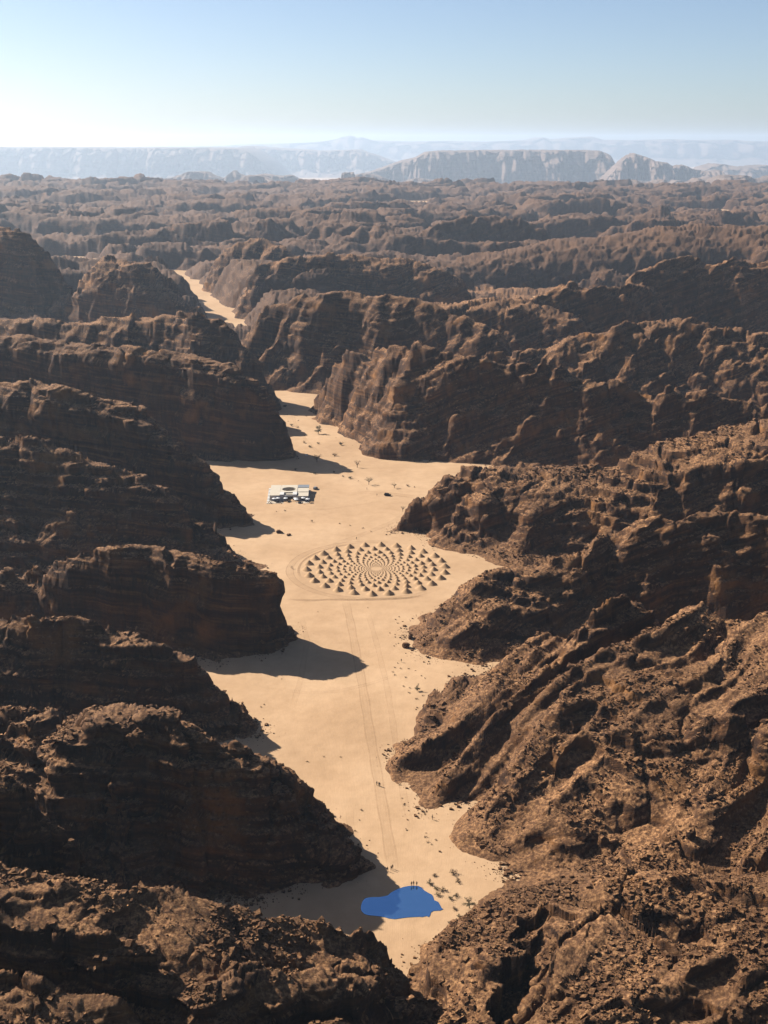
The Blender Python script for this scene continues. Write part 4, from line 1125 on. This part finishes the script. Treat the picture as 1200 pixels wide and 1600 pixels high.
for a in [
    (643.0, 1384.6, 0.2, 0, 'person in dark clothes standing at the far pool edge, leftmost of three', 'people at the pool'),
    (646.2, 1383.6, -0.4, 0, 'person in dark clothes standing at the far pool edge, middle of three', 'people at the pool'),
    (651.2, 1384.4, 0.5, 0, 'person in dark clothes standing at the far pool edge, rightmost of three', 'people at the pool'),
    (605.5, 1361.4, 2.6, 1, 'person walking at the end of the track, leftmost of three', 'people at the end of the track'),
    (611.2, 1359.6, 2.9, 1, 'person walking at the end of the track, middle of three', 'people at the end of the track'),
    (613.4, 1357.8, 3.2, 1, 'person walking at the end of the track, rightmost of three', 'people at the end of the track'),
    (588.8, 1225.8, .3, 1, 'person in dark clothes on the straight track, left one of the group', 'people halfway along the track'),
    (592.0, 1227.0, -.3, 1, 'person in dark clothes on the straight track, middle of the group', 'people halfway along the track'),
    (593.4, 1227.8, .1, 0, 'person in dark clothes on the straight track, right one of the group', 'people halfway along the track'),
    (675.6, 1280.0, 1.0, 0, 'lone person standing on the sand near the ribbed slope', 'lone walkers'),
    (627.0, 1034.6, .6, 1, 'lone person walking below the two large boulders', 'lone walkers'),
    (455.0, 888.6, 1.2, 0, 'person at the left bend of the curved track, left of two', 'people at the curved track'),
    (456.8, 888.8, -1.2, 0, 'person at the left bend of the curved track, right of two', 'people at the curved track'),
    (486.4, 816.0, .2, 1, 'person walking below the white pavilion, left of two', 'people below the pavilion'),
    (488.2, 816.2, .2, 1, 'person walking below the white pavilion, right of two', 'people below the pavilion'),
    (473.0, 788.5, .8, 0, 'person standing in front of the pavilion terrace', 'people below the pavilion'),
    (573.3, 765.0, 2.0, 0, 'person standing beside the flat-topped acacia', 'people by the driveway'),
    (589.0, 774.6, 2.4, 1, 'person walking left of the dark car on the driveway', 'people by the driveway'),
    (557.0, 843.0, .4, 0, 'lone person standing behind the far edge of the sand cones', 'lone walkers')]:
    person(*a)

# ------------------------------------------------------------------ cars
def car(px, py, rz, mat, label):
    e = bpy.data.objects.new('parked_car', None); COL.objects.link(e); e.location = ground_pt(px, py); e.rotation_euler = (0, 0, rz)
    def loft(sections):
        V = []; F = []; n_ = len(sections[0])
        for s_ in sections: V += s_
        for i in range(len(sections) - 1):
            for k in range(n_): F.append((i * n_ + k, i * n_ + (k + 1) % n_, (i + 1) * n_ + (k + 1) % n_, (i + 1) * n_ + k))
        F.append(tuple(range(n_))[::-1]); F.append(tuple((len(sections) - 1) * n_ + k for k in range(n_)))
        return MB().add(V, F)
    def sec(x, w, z0, z1): return [(x, -w, z0 + .1), (x, -w * .92, z0), (x, w * .92, z0), (x, w, z0 + .1), (x, w, z1 - .15), (x, w * .93, z1), (x, -w * .93, z1), (x, -w, z1 - .15)]
    loft([sec(-2.4, .82, .5, .9), sec(-2.3, .93, .42, 1.08), sec(-1.0, .96, .38, 1.12), (sec(.9, .96, .38, 1.12)), sec(1.9, .94, .40, 1.05), sec(2.35, .85, .48, .92)]).build('body', mat, e)
    cab = loft([sec(-2.2, .84, 1.08, 1.3), sec(-2.0, .82, 1.06, 1.78), sec(0.2, .80, 1.06, 1.82), sec(.55, .80, 1.06, 1.74), sec(1.1, .84, 1.05, 1.22)]).build('cabin', mat, e)
    for s_ in (-1, 1):
        for x0, x1 in ((-1.85, -1.0), (-.9, -.05), (.05, .62)):
            MB().add([(x0, s_ * .87, 1.18), (x1, s_ * .87, 1.18), (x1 - .06, s_ * .835, 1.64), (x0 + .06, s_ * .835, 1.64)], [(0, 1, 2, 3)]).build('side_window', M['glass'], cab)
        MB().box(2.30, 2.37, s_ * .62 - .14, s_ * .62 + .14, .70, .84).build('headlight', M['canvas'], e)
        for x0 in (-1.45, 1.45):
            mb = MB(); n_ = 14
            ring = lambda r_, y_: [(x0 + r_ * math.cos(6.2832 * k / n_), y_, .38 + r_ * math.sin(6.2832 * k / n_)) for k in range(n_)]
            V = ring(.38, s_ * .98) + ring(.38, s_ * .74)
            mb.add(V, [(k, (k + 1) % n_, n_ + (k + 1) % n_, n_ + k) for k in range(n_)] + [tuple(range(n_)), tuple(range(n_, 2 * n_))])
            w_ = mb.build('wheel', M['rubber'], e)
            MB().add(ring(.22, s_ * .99), [tuple(range(n_))]).build('rim', M['silver'], w_)
    MB().add([(.62, -.72, 1.66), (.62, .72, 1.66), (1.08, .76, 1.26), (1.08, -.76, 1.26)], [(0, 1, 2, 3)]).build('windscreen', M['glass'], cab)
    tag(e, label, 'car', 'parked cars')
car(605.6, 774.5, math.radians(-12), M['black'], 'black off-road car on the sandy driveway by the cracked cliff')
car(493, 764, math.radians(70), M['silver'], 'dark grey car parked in the shadow right of the pavilion')

# ------------------------------------------------------------------ white pavilion
HR = 3.9
fl, fr2 = Vector(on_ground(421.5, 774.6, HR)), Vector(on_ground(481.0, 774.0, HR))
W = (fr2 - fl).length
ux = (fr2 - fl).normalized(); uy = Vector((-ux.y, ux.x, 0))
bl = Vector(on_ground(418.6, 758.8, HR)); D = (bl - fl).dot(uy)
zb = max(sz(fl.x, fl.y), sz(fr2.x, fr2.y)) - .1
pav = bpy.data.objects.new('pavilion', None); COL.objects.link(pav)
pav.location = (fl.x, fl.y, zb); pav.rotation_euler = (0, 0, math.atan2(ux.y, ux.x))
print('pavilion', W, D)
a0, a1, a2, a3 = .26 * W, .37 * W, .60 * W, .71 * W      # left wing | wall | recess | wall | right wing
MB().box(-2.0, W + 1.0, -6.5, D + .8, -.5, .18).build('terrace', M['deck'], pav)
wl = MB().box(0, a0, 0, D, .18, HR - .3).build('wall', M['white'], pav)
MB().box(-.3, a0 - .05, -.35, D + .2, HR - .3, HR).build('roof', M['roof'], pav)
MB().box(2.0, a0 - 2.6, -.06, .04, .4, 2.2).build('window', M['glass'], wl)
for q0, q1 in ((a0, a1), (a2, a3)):
    MB().box(q0 + .02, q1 - .02, .6, 7.0, .18, HR + .25).build('wall', M['white'], pav)
wr = MB().box(a3, W, 0, D, .18, HR - .9).build('wall', M['white'], pav)
MB().box(a3 + .05, W + .3, -.35, D * .36, HR - .9, HR - .6).build('roof', M['roof'], pav)
MB().box(a3 + .05, W + .3, D * .36 + .02, D * .74, HR - .9, HR - .25).build('roof', M['roof'], pav)
MB().box(a3 + .05, W + .3, D * .74 + .02, D + .2, HR - .9, HR + .05).build('roof', M['silver'], pav)
MB().box(a3 + 2.4, W - 2.4, -.06, .04, .4, 2.1).build('window', M['glass'], wr)
# middle roof with the oval court cut through it
cx, cyy, ra, rb = .5 * (a0 + a3), D * .60, .42 * (a3 - a0), D * .19
x0, x1, y0, y1 = a0 + .03, a3 - .03, 7.05, D + .15
n_ = 40; V = []; F = []
for k in range(n_):
    t = 2 * math.pi * k / n_; c_, s_ = math.cos(t), math.sin(t)
    kk = min((x1 - cx) / abs(c_) if abs(c_) > 1e-6 else 1e9, ((y1 - cyy) if s_ > 0 else (cyy - y0)) / abs(s_) if abs(s_) > 1e-6 else 1e9)
    V += [(cx + ra * c_, cyy + rb * s_, HR - .05), (cx + kk * c_, cyy + kk * s_, HR - .05), (cx + ra * c_, cyy + rb * s_, .2), (cx + kk * c_, cyy + kk * s_, .2)]
for k in range(n_):
    i, j = 4 * k, 4 * ((k + 1) % n_)
    F += [(i, i + 1, j + 1, j), (i, j, j + 2, i + 2), (i + 1, i + 3, j + 3, j + 1)]
for (qx, qy) in ((x0, y0), (x1, y0), (x1, y1), (x0, y1)):
    pass
mid = MB().add(V, F).build('roof', M['roof'], pav)
cf = MB().lathe([(0.01, .21), (1, .21)], 40).build('court_floor', M['deck'], pav)
cf.location = (cx, cyy, .02); cf.scale = (ra, rb, 1)
MB().box(a1 + .1, a2 - .1, 4.2, 7.0, 2.9, 3.15).build('canopy', M['roof'], pav)
MB().box(a1 + .1, a2 - .1, 6.9, 7.0, .2, 2.9).build('glass_front', M['silver'], pav)
MB().box(a1 + .6, a2 - .6, 2.0, 3.0, .2, .65).build('bench', M['dark'], pav)
for k in range(9):
    MB().box(-1.8, -.45, -1.5 + k * D * .105, -1.5 + (k + .92) * D * .105, .18, .35 + .28 * k).build('step', M['white'], pav)
MB().box(a1 + .02, a2 - .02, .3, .7, HR - 1.1, HR - .2).build('parapet', M['white'], pav)
tag(pav, 'low white flat-roofed pavilion with an oval courtyard opening on the sand', 'pavilion')
def umbrella(u, v, r, label):
    e = bpy.data.objects.new('parasol', None); COL.objects.link(e)
    e.location = Vector((fl.x, fl.y, zb + .18)) + ux * u + uy * v
    MB().tube([(0, 0, 0), (0, 0, 2.7)], .05, 6).build('pole', M['dark'], e)
    MB().lathe([(r, 2.25), (r * .55, 2.52), (.03, 2.8), (.0, 2.81)], 8).build('canopy', M['canvas'], e)
    MB().lathe([(0.001, 0.0), (.35, 0.0), (.35, .09), (.05, .12)], 10).build('base', M['dark'], e)
    tag(e, label, 'parasol', 'white parasols on the pavilion terrace')
for k, (f, v, l_) in enumerate(((.12, -2.6, 'first white parasol from the left on the pavilion terrace'), (.22, -1.4, 'second white parasol from the left on the pavilion terrace'), (.42, -2.0, 'third white parasol from the left, in front of the recess'),
                     (.68, -2.6, 'fourth white parasol from the left, lower of the right pair'), (.70, -5.0, 'white parasol standing nearest the terrace front edge'), (.88, -1.6, 'white parasol before the right wing of the pavilion'), (1.0, -4.2, 'white parasol at the right end of the terrace'))):
    umbrella(f * W, v, 1.55, l_)
def table(u, v, label):
    e = bpy.data.objects.new('terrace_table', None); COL.objects.link(e)
    e.location = Vector((fl.x, fl.y, zb + .18)) + ux * u + uy * v
    MB().lathe([(.0, .74), (.55, .74), (.55, .70), (.0, .70)], 12).build('table_top', M['dark'], e)
    MB().tube([(0, 0, 0), (0, 0, .71)], .05, 6).build('leg', M['dark'], e)
    for k in range(4):
        t = k * math.pi / 2 + .4; cx_, cy_ = 1.0 * math.cos(t), 1.0 * math.sin(t)
        MB().box(cx_ - .24, cx_ + .24, cy_ - .24, cy_ + .24, .38, .46).box(cx_ * 1.2 - .22, cx_ * 1.2 + .22, cy_ * 1.2 - .05, cy_ * 1.2 + .05, .46, .9).build('seat', M['dark'], e)
    tag(e, label, 'table set', 'dark tables on the pavilion terrace')
for f, v, l_ in ((.02, -5.4, 'dark table set at the left end of the terrace'), (.20, -4.6, 'dark table set below the two left parasols'), (.28, -5.6, 'dark table set at the terrace edge left of the recess'), (.48, -4.4, 'dark table set in front of the recess'),
                 (.80, -5.2, 'dark table set at the terrace edge right of the recess'), (1.03, -5.6, 'dark table set at the right end of the terrace')):
    table(f * W, v, l_)
sb = ground_pt(479, 713)
sg = bpy.data.objects.new('info_board', None); COL.objects.link(sg); sg.location = sb
MB().box(-1.1, 1.1, -.08, .08, .5, 2.0).build('panel', M['white'], sg)
for x_ in (-.9, .9): MB().box(x_ - .06, x_ + .06, -.06, .06, -.1, .5).build('post', M['dark'], sg)
tag(sg, 'small white board standing in the shaded narrow behind the pavilion', 'board')

# ------------------------------------------------------------------ haze
print('triangles', sum(len(o.data.loops) - 2 * len(o.data.polygons) for o in COL.objects if o.type == 'MESH'))
hz = MB().box(-33000, 33000, -400, 46000, -720, 480).mesh('haze', None)
hm = bpy.data.materials.new('haze'); hm.use_nodes = True
hn = hm.node_tree; hn.nodes.clear()
ho = hn.nodes.new('ShaderNodeOutputMaterial'); pv = hn.nodes.new('ShaderNodeVolumePrincipled')
pv.inputs['Color'].default_value = (.68, .82, 1.0, 1)
pv.inputs['Density'].default_value = HAZE_DENSITY
pv.inputs['Anisotropy'].default_value = 0.35
hn.links.new(pv.outputs[0], ho.inputs['Volume'])
hz.materials.append(hm)
tag(link('haze', hz), 'thin bluish desert haze', kind='stuff')
